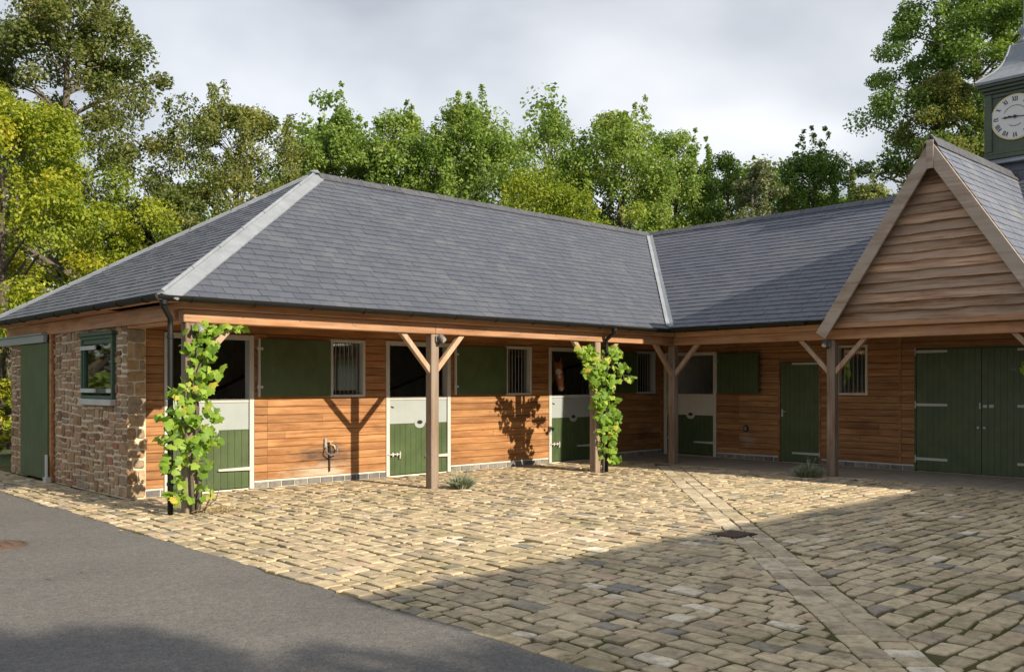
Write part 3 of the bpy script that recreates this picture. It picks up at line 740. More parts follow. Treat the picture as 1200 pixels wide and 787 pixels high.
beam('soffit', 4.6, 14.85, 11.2, 12.95, 2.60, 2.635, 'beam_x'); beam('soffit', 14.86, 17.0, -7, 12.9, 2.60, 2.64, 'beam_y')
# gutters (half-round, with brackets) and downpipes
def gutter(p0, p1, out_):
    mb = MB(); d = Vector(p1) - Vector(p0); o_ = Vector(out_); r = 0.064; n = 9
    vs_ = []; 
    for q in (Vector(p0), Vector(p1)):
        for rr in (r, r - 0.006):
            for k in range(n):
                a = math.pi * k / (n - 1); vs_.append(tuple(q + o_ * (rr * math.cos(a)) + Vector((0, 0, -rr * math.sin(a)))))
    fs_ = []
    for k in range(n - 1):
        fs_ += [(k, k + 1, 2 * n + k + 1, 2 * n + k), (n + k, 3 * n + k, 3 * n + k + 1, n + k + 1)]
    fs_ += [(0, n, 3 * n, 2 * n), (n - 1, 2 * n + n - 1, 4 * n - 1, 2 * n - 1)]
    for b_ in (0, 2 * n):
        fs_.append(tuple(range(b_, b_ + n)))
    mb.add(vs_, fs_); g = mb.build('gutter', M['gutter'], B, smooth=False)
    L = d.length; k = int(L / 0.9)
    for i in range(k + 1):
        q = Vector(p0) + d * ((i + 0.5) / (k + 1)); mb = MB(); pts = []
        for j in range(7):
            a = math.pi * j / 6; pts.append(tuple(q + o_ * (0.068 * math.cos(a)) + Vector((0, 0, -0.068 * math.sin(a)))))
        mb.tube(pts, 0.008, 5); mb.build('bracket', M['gutter'], g)
    return g
GZ = 2.655
gutter((4.43, 10.80, GZ), (14.44, 10.80, GZ - .01), (0, -1, 0))
gutter((14.40, 10.79, GZ - .01), (14.40, 7.95, GZ), (-1, 0, 0))
gutter((4.45, 10.76, GZ), (4.45, 18.2, GZ), (-1, 0, 0))
def downpipe(x, y, gx, gy):
    mb = MB(); mb.tube([(gx, gy, 2.60), (gx, gy, 2.52), (x, y, 2.40), (x, y, 2.30), (x, y, 1.2), (x, y, 0.0)], 0.034, 12); p = mb.build('downpipe', M['gutter'], B, smooth=True)
    for zz in (0.35, 1.25, 2.15):
        mb = MB(); mb.lathe([(0.036, 0), (0.044, .005), (0.044, .045), (0.036, .05)], 12, (x, y, zz)); mb.build('pipe_clip', M['gutter'], p)
    mb = MB(); mb.lathe([(0.04, 0), (0.05, .01), (0.05, .09), (0.04, .1)], 12, (gx, gy, 2.54)); mb.build('gutter_outlet', M['gutter'], p)
downpipe(4.70, 11.06, 4.52, 10.82)
downpipe(12.76, 10.99, 12.76, 10.80)

# ---------------- roof
def plane_map(O, S, U):
    O, S, U = Vector(O), Vector(S).normalized(), Vector(U).normalized(); N = S.cross(U).normalized()
    if N.z < 0: N = -N
    def f(s, t_, h): p = O + S * s + U * t_ + N * h; return (p.x, p.y, p.z)
    return f, N
SLATES = []
def slates(O, S, U, outline, exposure=0.155, width=0.25, h=0.015, pale=False):
    f, N = plane_map(O, S, U)
    tmin = min(p[1] for p in outline); tmax = max(p[1] for p in outline); smin = min(p[0] for p in outline); smax = max(p[0] for p in outline)
    row = 0; t_ = tmin - 0.03
    while t_ < tmax:
        s = smin - random.random() * 0.02 - (width / 2 if row % 2 else 0)
        while s < smax:
            wd = width + random.uniform(-.02, .02); g = 0.003; dr = random.uniform(-.006, .006)
            q = [(s + g, t_ + dr), (s + wd - g, t_ + dr + random.uniform(-.003, .003)), (s + wd - g, t_ + exposure + .03), (s + g, t_ + exposure + .03)]
            q = clip_convex(q, outline)
            if len(q) >= 3 and polyarea(q) > 0.002:
                t0_ = t_; lift = h + random.uniform(-.002, .003)
                SLATES.append((f, q, t0_, exposure, lift, random.random(), parea([f(p[0], p[1], 0) for p in q]), pale))
            s += wd
        t_ += exposure; row += 1
def add_slate(mb, s_):
    f, q, t0_, ex, lift, rnd = s_[:6]
    mb.slab(q, -0.004, 0.0, 0.0, f, rnd, lambda p, t_: lift * (1 - (t_ - t0_) / (ex + .03) * 0.75) - 0.002)
def uv(O, S, U, P):
    d = Vector(P) - Vector(O); return (d.dot(Vector(S).normalized()), d.dot(Vector(U).normalized()))
deck = MB()
def roofplane(pts, O, S, U, slate=True, pale=False):
    deck.add([(p[0], p[1], p[2] - 0.006) for p in pts], [tuple(range(len(pts)))])
    if slate: slates(O, S, U, [uv(O, S, U, p) for p in pts], pale=pale)
EZ = EAVE_Z
apex = (APX, RY, RIDGE_Z); corner = (RXR, RY, RIDGE_Z)
roofplane([(EX0, EY - .03, EZ - .02), (EXR, EY - .03, EZ - .02), corner, apex], (0, EY, EZ), (1, 0, 0), (0, RY - EY, RIDGE_Z - EZ))
roofplane([(EX0, EY, EZ), apex, (EX0, RYB, EZ)], (EX0, 0, EZ), (0, 1, 0), (APX - EX0, 0, RIDGE_Z - EZ))
GX, GY, GZA, GHW, GZE = 14.52, 5.90, 5.40, 1.90, 2.47
def ysl(z_): return GHW * (GZA - z_) / (GZA - GZE)
URW = (RXR - EXR, 0, RIDGE_Z - EZ)
roofplane([(EXR, EY, EZ), corner, (RXR, GY + ysl(RIDGE_Z), RIDGE_Z), (EXR, GY + ysl(EZ), EZ)], (EXR, 0, EZ), (0, 1, 0), URW)
roofplane([(EXR, GY - ysl(EZ), EZ), (RXR, GY - ysl(RIDGE_Z), RIDGE_Z), (RXR, 0, RIDGE_Z), (EXR, 0, EZ)], (EXR, 0, EZ), (0, 1, 0), URW)
roofplane([(EXR, 0, EZ), (RXR, 0, RIDGE_Z), (RXR, -7.2, RIDGE_Z), (EXR, -7.2, EZ)], None, None, None, False)
roofplane([(RXR, RY, RIDGE_Z), apex, (EX0, RYB, EZ), (22, RYB, EZ)], None, None, None, False)
roofplane([(RXR, -7.2, RIDGE_Z), (RXR, RY, RIDGE_Z), (22, RYB, EZ), (22, -7.2, EZ)], None, None, None, False)
# gable porch roof
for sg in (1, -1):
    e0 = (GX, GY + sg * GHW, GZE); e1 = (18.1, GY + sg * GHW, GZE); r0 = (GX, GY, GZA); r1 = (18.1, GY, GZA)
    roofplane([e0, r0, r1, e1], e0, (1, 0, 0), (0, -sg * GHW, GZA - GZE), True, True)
roof = deck.build('roof', M['deck'], B)
SLATES.sort(key=lambda s_: -s_[6])
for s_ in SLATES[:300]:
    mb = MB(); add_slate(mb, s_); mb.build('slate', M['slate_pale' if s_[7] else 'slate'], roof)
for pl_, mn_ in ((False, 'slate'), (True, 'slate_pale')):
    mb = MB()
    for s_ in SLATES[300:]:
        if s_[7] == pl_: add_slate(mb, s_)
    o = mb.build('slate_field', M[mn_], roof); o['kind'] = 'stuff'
# lead hips in lapped lengths, valley, ridge tiles
def strip_pieces(P, Q, sides, n, name, m, lift=0.026, roll=0.0):
    P, Q = Vector(P), Vector(Q); d = (Q - P); L = d.length; d.normalize()
    for i in range(n):
        a = P + d * (L * i / n - (0.03 if i else 0)); b = P + d * (L * (i + 1) / n)
        mb = MB()
        for v_ in sides:
            v_ = Vector(v_); up = Vector((0, 0, lift + 0.004 * (1 if i % 2 else 0)))
            A0, A1, B0, B1 = a + up, a + v_ + up, b + up, b + v_ + up
            dn = Vector((0, 0, -0.02))
            mb.add([tuple(x) for x in (A0, A1, B1, B0, A0 + dn, A1 + dn, B1 + dn, B0 + dn)], [(0, 1, 2, 3), (4, 7, 6, 5), (0, 4, 5, 1), (1, 5, 6, 2), (2, 6, 7, 3), (3, 7, 4, 0)])
        if roll: mb.tube([tuple(a + Vector((0, 0, lift))), tuple(b + Vector((0, 0, lift)))], roll, 8)
        mb.build(name, m, roof)
def slope_dir(S, U, along):      # unit vector lying in a plane, perpendicular to the hip, pointing away from it
    N = Vector(S).cross(Vector(U)).normalized(); return N.cross(Vector(along).normalized()).normalized()
UF = Vector((0, RY - EY, RIDGE_Z - EZ)); UE = Vector((APX - EX0, 0, RIDGE_Z - EZ)); URr = Vector((RXR - EXR, 0, RIDGE_Z - EZ))
hip = Vector(apex) - Vector((EX0, EY, EZ))
vF = slope_dir((1, 0, 0), UF, hip); vF = vF if vF.x > 0 else -vF
vE = slope_dir((0, 1, 0), UE, hip); vE = vE if vE.y > 0 else -vE
strip_pieces((EX0, EY - .02, EZ - .01), apex, (vF * 0.20, vE * 0.075), 7, 'lead_hip', M['lead'], 0.03, 0.028)
hip2 = Vector(apex) - Vector((EX0, RYB, EZ))
vE2 = slope_dir((0, 1, 0), UE, hip2); vE2 = vE2 if vE2.y < 0 else -vE2
strip_pieces((EX0, RYB, EZ), apex, (vE2 * 0.15,), 8, 'lead_hip', M['lead'], 0.03, 0.03)
val = Vector(corner) - Vector((EXR, EY, EZ))
vA = slope_dir((1, 0, 0), UF, val); vA = vA if vA.x < 0 else -vA
vB = slope_dir((0, 1, 0), URr, val); vB = vB if vB.y < 0 else -vB
strip_pieces((EXR, EY - .02, EZ - .01), corner, (vA * 0.085, vB * 0.075), 4, 'lead_valley', M['lead'], 0.036)
def ridge(P, Q, n, wA=0.15, zA=-0.115):
    P, Q = Vector(P), Vector(Q); d = (Q - P).normalized(); sdir = Vector((-d.y, d.x, 0)); L = (Q - P).length
    for i in range(n):
        a = P + d * (L * i / n + .004); b = P + d * (L * (i + 1) / n - .004); mb = MB(); zz = 0.045 + random.uniform(-.003, .003)
        ring = []
        for q in (a, b):
            for s_, z_ in ((-wA, zA), (-0.02, 0.0), (0.02, 0.0), (wA, zA)):
                ring.append(tuple(q + sdir * s_ + Vector((0, 0, zz + z_))))
            for s_, z_ in ((wA, zA - .016), (0.0, -0.02), (-wA, zA - .016)):
                ring.append(tuple(q + sdir * s_ + Vector((0, 0, zz + z_))))
        n_v = 7
        mb.add(ring, [(k, (k + 1) % n_v, n_v + (k + 1) % n_v, n_v + k) for k in range(n_v)] + [tuple(range(n_v))[::-1], tuple(range(n_v, 2 * n_v))])
        mb.build('ridge_tile', M['ridge'], roof)
ridge((APX + .05, RY, RIDGE_Z), (RXR - .05, RY, RIDGE_Z), 21)
ridge((RXR, RY - .02, RIDGE_Z), (RXR, 6.4, RIDGE_Z), 17)
ridge((GX - .02, GY, GZA), (18.1, GY, GZA), 8, 0.11, -0.155)
mb = MB(); mb.lathe([(0.09, 0), (0.1, .02), (0.07, .05), (0.02, .06)], 12, (APX, RY, RIDGE_Z + .02)); mb.build('lead_cap', M['lead'], roof)

# ---------------- gable front
GFX = 14.74
mb = MB(); mb.add([(GFX + .03, GY - 1.76, 2.538), (GFX + .03, GY + 1.76, 2.538), (GFX + .03, GY, 5.26)], [(0, 1, 2)])
mb.add([(GFX + .06, GY - 1.76, 2.538), (GFX + .06, GY + 1.76, 2.538), (GFX + .06, GY, 5.26)], [(0, 1, 2)])
gab = mb.build('gable', M['gable'], B)
tri = [(GY - 1.76, 2.54), (GY + 1.76, 2.54), (GY, 5.26)]
z = 2.64; k = 0
mb = MB(); mb.box(GFX - .055, GFX + .02, GY - 1.78, GY + 1.78, 2.54, 2.64); mb.build('sill_board', M['beam_y'], gab, bevel=.005)
while z < 5.25:
    pitch = random.uniform(0.135, 0.165)
    ys = [GY - 1.85 + 3.7 * i / 28 for i in range(29)]
    ph = random.random() * 30
    low = [(y, z - 0.012 + 0.006 * nz(y * .9 + ph, z * 3) + 0.008 * nz(y * 3.3 + ph, z) + .006 * nz(y * 9 + ph, 2)) for y in ys]
    q = low + [(ys[-1], z + pitch + .02), (ys[0], z + pitch + .02)]
    # clip to the triangle
    for (p_, q_) in ((0, 2), (1, 2)):
        P_, Q_ = tri[p_], tri[q_]; a_, b_ = -(Q_[1] - P_[1]), Q_[0] - P_[0]; c_ = -(a_ * P_[0] + b_ * P_[1])
        if a_ * GY + b_ * 3 + c_ < 0: a_, b_, c_ = -a_, -b_, -c_
        q = clip(q, a_, b_, c_)
    if len(q) >= 3 and polyarea(q) > 0.004:
        zb, zt = z, z + pitch
        mb = MB(); mb.slab(q, -0.03, 0.0, 0.0, lambda p, z_, h: (GFX - h, p, z_), None, lambda p, z_: 0.004 + random.uniform(.045, .06) * (1 - (z_ - zb) / (zt - zb + .02)))
        mb.build('plank', M['gable'], gab)
    z += pitch; k += 1
for sg in (1, -1):
    # bargeboard: parallelogram following the slope
    A = Vector((0, GY + sg * (GHW + .02), GZE - .0)); P_ = Vector((0, GY, GZA)); d = (P_ - A).normalized(); nrm = Vector((0, -sg * d.z, sg * d.y)); 
    if nrm.z > 0: nrm = -nrm
    mb = MB(); vs_ = []
    drop = 0.215
    foot_in = A + nrm * drop
    cut = Vector((0, GY + sg * 0.002, GZA)); cut2z = GZA - drop / abs(d.y)
    for x in (GX - .035, GX + .012):
        for q in (A + nrm * .012, foot_in, Vector((0, GY + sg * .002, cut2z)), Vector((0, GY + sg * .002, GZA - .012 / abs(d.y)))):
            vs_.append((x, q.y, q.z))
    mb.add(vs_, [(0, 1, 2, 3), (7, 6, 5, 4), (0, 4, 5, 1), (1, 5, 6, 2), (2, 6, 7, 3), (3, 7, 4, 0)]); mb.build('bargeboard', M['barge'], gab, bevel=.005)
    # soffit lining between barge and boards
    mb = MB(); q0, q1 = A + nrm * .03, P_ + nrm * .03
    mb.add([(GX + .013, q0.y, q0.z - .02), (GX + .013, q1.y, q1.z - .02), (GFX + .05, q1.y, q1.z - .02), (GFX + .05, q0.y, q0.z - .02)], [(0, 1, 2, 3)]); mb.build('soffit_board', M['gable'], gab)
mb = MB(); mb.box(GX - .05, GX - .036, GY - .055, GY + .055, GZA - .47, GZA - .03); mb.build('apex_board', M['barge'], gab, bevel=.004)

# ---------------- clock turret
TX, TY = 18.62, 5.86; HB = 0.51        # centre, half width of the body
FX = TX - HB
mb = MB(); mb.box(TX - .47, TX + .47, TY - .47, TY + .47, 4.6, 5.66); tur = mb.build('clock_turret', M['slate'], B)
# slate-hung base, slates one by one on the two faces that can be seen
for face in (0, 1):
    for r_i in range(6):
        z0 = 4.62 + r_i * 0.17; s = -0.475 - (0.11 if r_i % 2 else 0)
        while s < 0.47:
            a, b = max(-.475, s + .002), min(.475, s + .218)
            if b - a > .02:
                mb = MB()
                mp = (lambda p, q, h: (TX - .47 - h, TY + p, q)) if face == 0 else (lambda p, q, h: (TX + p, TY - .47 - h, q))
                mb.slab([(a, z0), (b, z0), (b, z0 + .19), (a, z0 + .19)], 0.0, 0.004, 0.0, mp, None, lambda p, q: 0.014 * (1 - (q - z0) / .19)); mb.build('turret_slate', M['slate'], tur)
            s += 0.22
mb = MB(); mb.box(TX - .53, TX + .53, TY - .53, TY + .53, 5.66, 5.72); mb.box(TX - .60, TX + .60, TY - .60, TY + .60, 5.62, 5.659); mb.build('apron', M['lead'], tur, bevel=.006)
mb = MB(); mb.box(FX + .03, TX + HB - .03, TY - HB + .03, TY + HB - .03, 5.721, 7.02); mb.build('body', M['green_turret'], tur)
mb = MB(); mb.box(FX - .05, TX + HB + .05, TY - HB - .05, TY + HB + .05, 5.722, 5.80); mb.box(FX - .025, TX + HB + .025, TY - HB - .025, TY + HB + .025, 5.801, 5.86); mb.build('base_moulding', M['green_turret'], tur, bevel=.01)
for cx, cy in ((FX + .05, TY + HB - .05), (FX + .05, TY - HB + .05), (TX + HB - .05, TY - HB + .05), (TX + HB - .05, TY + HB - .05)):
    mb = MB(); mb.box(cx - .065, cx + .065, cy - .065, cy + .065, 5.861, 6.93); mb.build('corner_pilaster', M['green_turret'], tur, bevel=.012)
mb = MB(); mb.box(FX + .004, TX + HB - .004, TY - HB + .116, TY + HB - .116, 6.86, 6.929); mb.build('top_rail', M['green_turret'], tur, bevel=.008)
mb = MB(); 
for (zz0, zz1, o_) in ((6.931, 6.99, .03), (6.991, 7.05, .075), (7.051, 7.11, .11)): mb.box(FX - o_, TX + HB + o_, TY - HB - o_, TY + HB + o_, zz0, zz1)
mb.build('cornice', M['green_turret'], tur, bevel=.012)
# ogee lead roof, square in plan
prof = [(HB + .13, 7.112), (HB + .135, 7.16), (0.585, 7.21), (0.50, 7.275), (0.40, 7.36), (0.315, 7.47), (0.255, 7.60), (0.215, 7.74), (0.19, 7.86), (0.10, 7.90)]
vs_ = []; fs_ = []
for r_, z_ in prof:
    for sx, sy in ((-1, -1), (1, -1), (1, 1), (-1, 1)): vs_.append((TX + sx * r_, TY + sy * r_, z_))
for i in range(len(prof) - 1):
    for k in range(4): fs_.append((i * 4 + k, i * 4 + (k + 1) % 4, i * 4 + 4 + (k + 1) % 4, i * 4 + 4 + k))
fs_ += [(3, 2, 1, 0), tuple(range(len(prof) * 4 - 4, len(prof) * 4))]
mb = MB(); mb.add(vs_, fs_); mb.build('ogee_roof', M['lead'], tur)
for sx, sy in ((-1, -1), (1, -1), (1, 1), (-1, 1)):
    mb = MB(); mb.tube([(TX + sx * r_, TY + sy * r_, z_ + .01) for r_, z_ in prof[1:-1]], 0.022, 6); mb.build('roof_roll', M['lead'], tur)
mb = MB(); mb.lathe([(0.12, 7.88), (0.15, 7.93), (0.09, 7.97), (0.06, 8.05), (0.10, 8.12), (0.10, 8.18), (0.03, 8.26), (0.015, 8.9), (0.004, 8.95)], 14, (TX, TY, 0)); mb.build('finial', M['lead'], tur, smooth=True)
# clock face on the yard side
CZ, CY, CX = 6.45, TY, FX + .03
def TF(s, d, z_): return (CX - d, CY - s, CZ + z_)      # s to the viewer's right
mb = MB(TF); disc(mb, 0, 0, 0.0, 0.022, .415, .415, 40); mb.build('clock_rim', M['gold'], tur)
mb = MB(TF); disc(mb, 0, 0, 0.0, 0.027, .390, .390, 40); mb.build('clock_face', M['face'], tur)
NUM = ['XII', 'I', 'II', 'III', 'IIII', 'V', 'VI', 'VII', 'VIII', 'IX', 'X', 'XI']
def stroke(mb, p, q, wd, a, rc, d0=.027, d1=.031):
    # p,q in numeral space (across, up); rotated by a, at radius rc
    d = Vector((q[0] - p[0], q[1] - p[1])); n = Vector((-d.y, d.x)).normalized() * wd / 2
    pts = [Vector(p) - n, Vector(q) - n, Vector(q) + n, Vector(p) + n]; vs = []
    for dd_ in (d0, d1):
        for c in pts:
            x, y = c.x, c.y + rc; vs.append((x * math.cos(a) + y * math.sin(a), dd_, -x * math.sin(a) + y * math.cos(a)))
    mb.add(vs, [(3, 2, 1, 0), (4, 5, 6, 7), (0, 1, 5, 4), (1, 2, 6, 5), (2, 3, 7, 6), (3, 0, 4, 7)])
for i, s_ in enumerate(NUM):
    mb = MB(TF); a = 2 * math.pi * i / 12; wds = {'I': .026, 'V': .05, 'X': .05}; tot = sum(wds[c] for c in s_); x = -tot / 2; H2 = .042
    for c in s_:
        wd = wds[c]; m_ = x + wd / 2
        if c == 'I': stroke(mb, (m_, -H2), (m_, H2), .014, a, .325)
        if c == 'V': stroke(mb, (m_ - .018, H2), (m_, -H2), .015, a, .325); stroke(mb, (m_ + .018, H2), (m_, -H2), .008, a, .325, .027, .0308)
        if c == 'X': stroke(mb, (m_ - .018, H2), (m_ + .018, -H2), .015, a, .325); stroke(mb, (m_ + .018, H2), (m_ - .018, -H2), .008, a, .325, .027, .0308)
        x += wd
    mb.build('numeral', M['ink'], tur)
mb = MB(TF)      # faint maker's arc and scroll on the dial, unreadable in the photograph
for k in range(26):
    a = R_(-62 + 124 * k / 25); stroke(mb, (-.008, 0), (.008, 0), .010 + .006 * (k % 3), a, .205, .027, .0295)
mb.build('dial_arc', M['inkgrey'], tur)
mb = MB(TF)
for k in range(12):
    a = R_(180 - 33 + 66 * k / 11); stroke(mb, (-.009, 0), (.009, 0), .014 + .008 * (k % 2), a, .165, .027, .0295)
mb.build('dial_scroll', M['inkgrey'], tur)
mb = MB(TF); a = R_(272); stroke(mb, (0, -.05), (0, .17), .020, a, 0, .034, .039); disc(mb, -.165, .005, .034, .0395, .026, .022, 12); stroke(mb, (0, .17), (0, .225), .010, a, 0, .034, .039); mb.build('hour_hand', M['ink'], tur)
mb = MB(TF); a = R_(96); stroke(mb, (0, -.12), (0, .30), .014, a, 0, .042, .046); disc(mb, 0, 0, .03, .05, .028, .028, 14); stroke(mb, (0, -.12), (0, -.06), .03, a, 0, .042, .0463); mb.build('minute_hand', M['ink'], tur)

# ---------------- stalls inside: partitions with swept rails and bars
def partition(P, D, L, z0, z1, flip=False):
    P, D = Vector(P), Vector(D).normalized(); N = Vector((-D.y, D.x, 0))
    def TP(s, d, z_): q = P + D * s + N * d; return (q.x, q.y, z_)
    mb = MB(TP); mb.box(0, L, -.03, .03, 0.02, 1.15); pt = mb.build('partition', M['intwood'], B, bevel=.004)
    def top(s):
        k = max(0, min(1, s / L)); k = 1 - k if flip else k; k = k * k * (3 - 2 * k); return z0 + (z1 - z0) * k
    mb = MB(TP); mb.tube([(L * i / 14, 0, top(L * i / 14)) for i in range(15)], .028, 6); mb.build('rail', M['black'], pt)
    n = int(L / .11)
    for i in range(n):
        s = .06 + i * .11; mb = MB(TP); mb.tube([(s, 0, 1.14), (s, 0, top(s))], .009, 5, cap=False); mb.build('bar', M['galv'], pt)
partition((8.02, 13.2, 0), (0, 1, 0), 4.8, 2.15, 1.35)
partition((12.0, 13.2, 0), (0, 1, 0), 4.55, 2.15, 1.35)
partition((15.6, 13.2, 0), (0, 1, 0), 4.55, 2.15, 1.35)
partition((17.2, 10.3, 0), (1, 0, 0), 3.9, 2.15, 1.35)
mb = MB(); mb.box(17.2, 21.2, 8.88, 9.0, 0.02, 2.6); mb.build('stall_wall', M['interior'], B)
mb = MB(); mb.box(17.2, 21.2, 7.45, 7.57, 0.02, 2.6); mb.build('stall_wall', M['interior'], B)
mb = MB(); mb.box(17.2, 21.2, 13.0, 13.12, 0.02, 2.6); mb.build('stall_wall', M['interior'], B)
for x0_, x1_, z0_, z1_ in ((5.13, 5.55, .02, 2.64), (5.55, 6.75, .02, 1.5), (5.55, 6.75, 2.2, 2.64), (6.75, 11.0, .02, 2.64), (11.0, 12.2, .02, 1.45), (11.0, 12.2, 2.2, 2.64), (12.2, 17.0, .02, 2.64), (17.0, 18.0, .02, 1.6), (17.0, 18.0, 2.2, 2.64)):
    mb = MB(); mb.box(x0_, x1_, 18.02, 18.09, z0_, z1_); mb.build('stall_lining', M['interior'], B)
for x0_, x1_, z0_ in ((5.55, 6.75, 1.5), (11.0, 12.2, 1.45), (17.0, 18.0, 1.6)):  # rear windows added to brighten the stalls; the leftmost stays out of view
    mb = MB()
    for a_ in (x0_, (x0_ + x1_) / 2 - .025, x1_ - .05): mb.box(a_, a_ + .05, 18.14, 18.2, z0_, 2.2)
    rw = mb.build('added_rear_window', M['white'], B)
    mb = MB(); mb.box(x0_ + .001, x1_ - .001, 18.165, 18.171, z0_ + .001, 2.199); mb.build('pane', M['frosted'], rw)
mb = MB(); mb.box(21.10, 21.18, -6.7, 17.6, 0.02, 2.64); mb.build('stall_lining', M['interior'], B)

# ------------------------------------------------------------------ wing across the yard, behind and right of the camera: it throws the big shadow
OB = empty('stable_wing', (11, -4.1, 0)); tag(OB, 'long slate-roofed stable wing across the yard whose shadow falls on the setts', 'stable')
OX0, OX1, OYF, OYR, OYB = 4.95, 14.3, -0.55, -4.1, -7.7
mb = MB(); mb.box(OX0 + .3, OX1, OYB + .3, OYF - .35, 0, 2.66); mb.build('timber_wall', M['clad_x'], OB)
mb = MB(); mb.add([(OX0 + .3, OYB + .3, 2.66), (OX0 + .3, OYF - .35, 2.66), (OX0 + .3, OYR, 5.15), (OX0 + .45, OYB + .3, 2.66), (OX0 + .45, OYF - .35, 2.66), (OX0 + .45, OYR, 5.15)], [(0, 1, 2), (3, 5, 4), (0, 3, 4, 1), (1, 4, 5, 2), (2, 5, 3, 0)]); mb.build('gable', M['gable'], OB)
mb = MB(); z_ = 5.30
mb.add([(OX0, OYF, 2.68), (OX1 + 3, OYF, 2.68), (OX1 + 3, OYR, z_), (OX0, OYR, z_), (OX0, OYB, 2.68), (OX1 + 3, OYB, 2.68)] + [(OX0, OYF, 2.60), (OX1 + 3, OYF, 2.60), (OX1 + 3, OYR, z_ - .08), (OX0, OYR, z_ - .08), (OX0, OYB, 2.60), (OX1 + 3, OYB, 2.60)],
       [(0, 1, 2, 3), (3, 2, 5, 4), (6, 9, 8, 7), (9, 10, 11, 8), (0, 6, 7, 1), (4, 5, 11, 10), (0, 3, 9, 6), (3, 4, 10, 9), (1, 7, 8, 2), (2, 8, 11, 5)])
mb.build('roof', M['slate'], OB)
for x in (6.2, 9.6):
    mb = MB(); mb.box(x, x + 1.2, OYF - .349, OYF - .30, 0.02, 2.2); mb.build('door', M['green'], OB)

# ------------------------------------------------------------------ things in the yard
# lamps on the posts
def lamp(x, y, z_, rz, label):
    e_ = empty('post_lamp', (x, y, z_)); tag(e_, label, 'lamp', 'outdoor lamps on the posts')
    c, s = math.cos(rz), math.sin(rz)
    def T(a, b, h): a, b, h = a * .72, b * .72, h * .72; return (x + a * c - b * s, y + a * s + b * c, z_ + h)
    mb = MB(T); mb.box(-.05, .05, -.035, 0, -.07, .07); mb.build('bracket', M['grey_plastic'], e_, bevel=.01)
    mb = MB(T); mb.tube([(0, -.03, .02), (0, -.09, .035)], .022, 10); mb.build('arm', M['grey_plastic'], e_)
    mb = MB(T); mb.tube([(.0, -.075, .075), (.0, -.10, .05), (.01, -.16, -.02), (.013, -.19, -.05)], [.03, .058, .066, .062], 14); mb.build('head', M['grey_plastic'], e_, smooth=True)
    mb = MB(T); mb.tube([(.0131, -.1905, -.0505), (.0135, -.194, -.054)], [.052, .05], 14); mb.build('lens', M['lens'], e_)
    mb = MB(T); mb.tube([(0, -.045, -.085), (0, -.05, -.12)], [.03, .022], 10); mb.build('sensor', M['black'], e_)
lamp(4.985, BY - PW - .002, 2.29, 0.3, 'small grey lamp on the vine-wrapped corner post by the stone wall')
lamp(8.85, BY - PW - .002, 2.29, 0.3, 'small grey lamp on the bare post with a lavender at its foot')
lamp(BX - PW - .002, 7.76, 2.29, R_(-90) - .3, 'small grey lamp at the top of the post under the gable corner')

# wall taps
def tap(T, s, label):
    p = T(s, 0.03, 0.4); e_ = empty('wall_tap', p); tag(e_, label, 'tap')
    mb = MB(T); mb.tube([(s, .045, .18), (s, .045, .62)], .014, 8); mb.build('supply_pipe', M['black'], e_)
    mb = MB(T); mb.tube([(s, .04, .60), (s + .01, .10, .61), (s + .03, .14, .60), (s + .04, .15, .54)], [.02, .02, .017, .014], 10); mb.build('spout', M['brass'], e_, smooth=True)
    mb = MB(T); mb.tube([(s, .075, .61), (s, .075, .66)], .009, 6); mb.tube([(s - .045, .075, .665), (s + .045, .075, .665)], .009, 6); mb.build('handle', M['brass'], e_)
    mb = MB(T); mb.box(s - .10, s - .06, .031, .07, .56, .72); mb.build('frost_cover', M['whitepanel'], e_, bevel=.008)
    mb = MB(T); mb.tube([(s - .08, .07, .58), (s - .10, .12, .50), (s - .03, .13, .44), (s + .10, .11, .47), (s + .12, .10, .56), (s + .08, .10, .62)], .012, 7); mb.build('hose', M['grey_plastic'], e_)
tap(TL, 8.12, 'brass tap with black pipe on the sunlit boards beside the first stable door')
mb = MB(TR); p = TR(-10.72, .03, .66); e_ = empty('wall_outlet', p); tag(e_, 'small round black outlet on the shaded boards by the plank door', 'outlet')
mb = MB(TR); disc(mb, -10.72, .66, .02, .06, .06, .075, 14); mb.build('cover', M['black'], e_); mb = MB(TR); disc(mb, -10.72, .66, .06, .07, .035, .045, 12); mb.build('rim', M['grey_plastic'], e_)

# manhole and gully
e_ = empty('manhole_cover', (2.5, 10.15, 0)); tag(e_, 'rusty round manhole cover set in the asphalt at the left', 'manhole')
mb = MB(); mb.lathe([(.33, -.03), (.33, .003), (.30, .004), (.30, -.002)], 28, (2.5, 10.15, 0)); mb.build('ring', M['rust'], e_)
mb = MB(); mb.lathe([(.295, -.03), (.295, .001), (.285, .004)], 28, (2.5, 10.15, 0)); mb.build('lid', M['rust'], e_)
for i in range(5):
    for j in range(5):
        a, b = -.2 + .1 * i, -.2 + .1 * j
        if a * a + b * b < .06: mb = MB(); mb.box(2.5 + a - .03, 2.5 + a + .03, 10.15 + b - .03, 10.15 + b + .03, .003, .009); mb.build('stud', M['rust'], e_)
e_ = empty('drain_grate', (8.45, 5.5, 0)); tag(e_, 'dark iron drain grate in the setts at the shadow edge', 'drain')
mb = MB(); mb.box(8.25, 8.65, 5.33, 5.67, -.03, .003); mb.build('pan', M['black'], e_)
for i in range(7): mb = MB(); mb.box(8.27 + .054 * i, 8.30 + .054 * i, 5.35, 5.65, .0035, .012); mb.build('bar', M['rust'], e_)

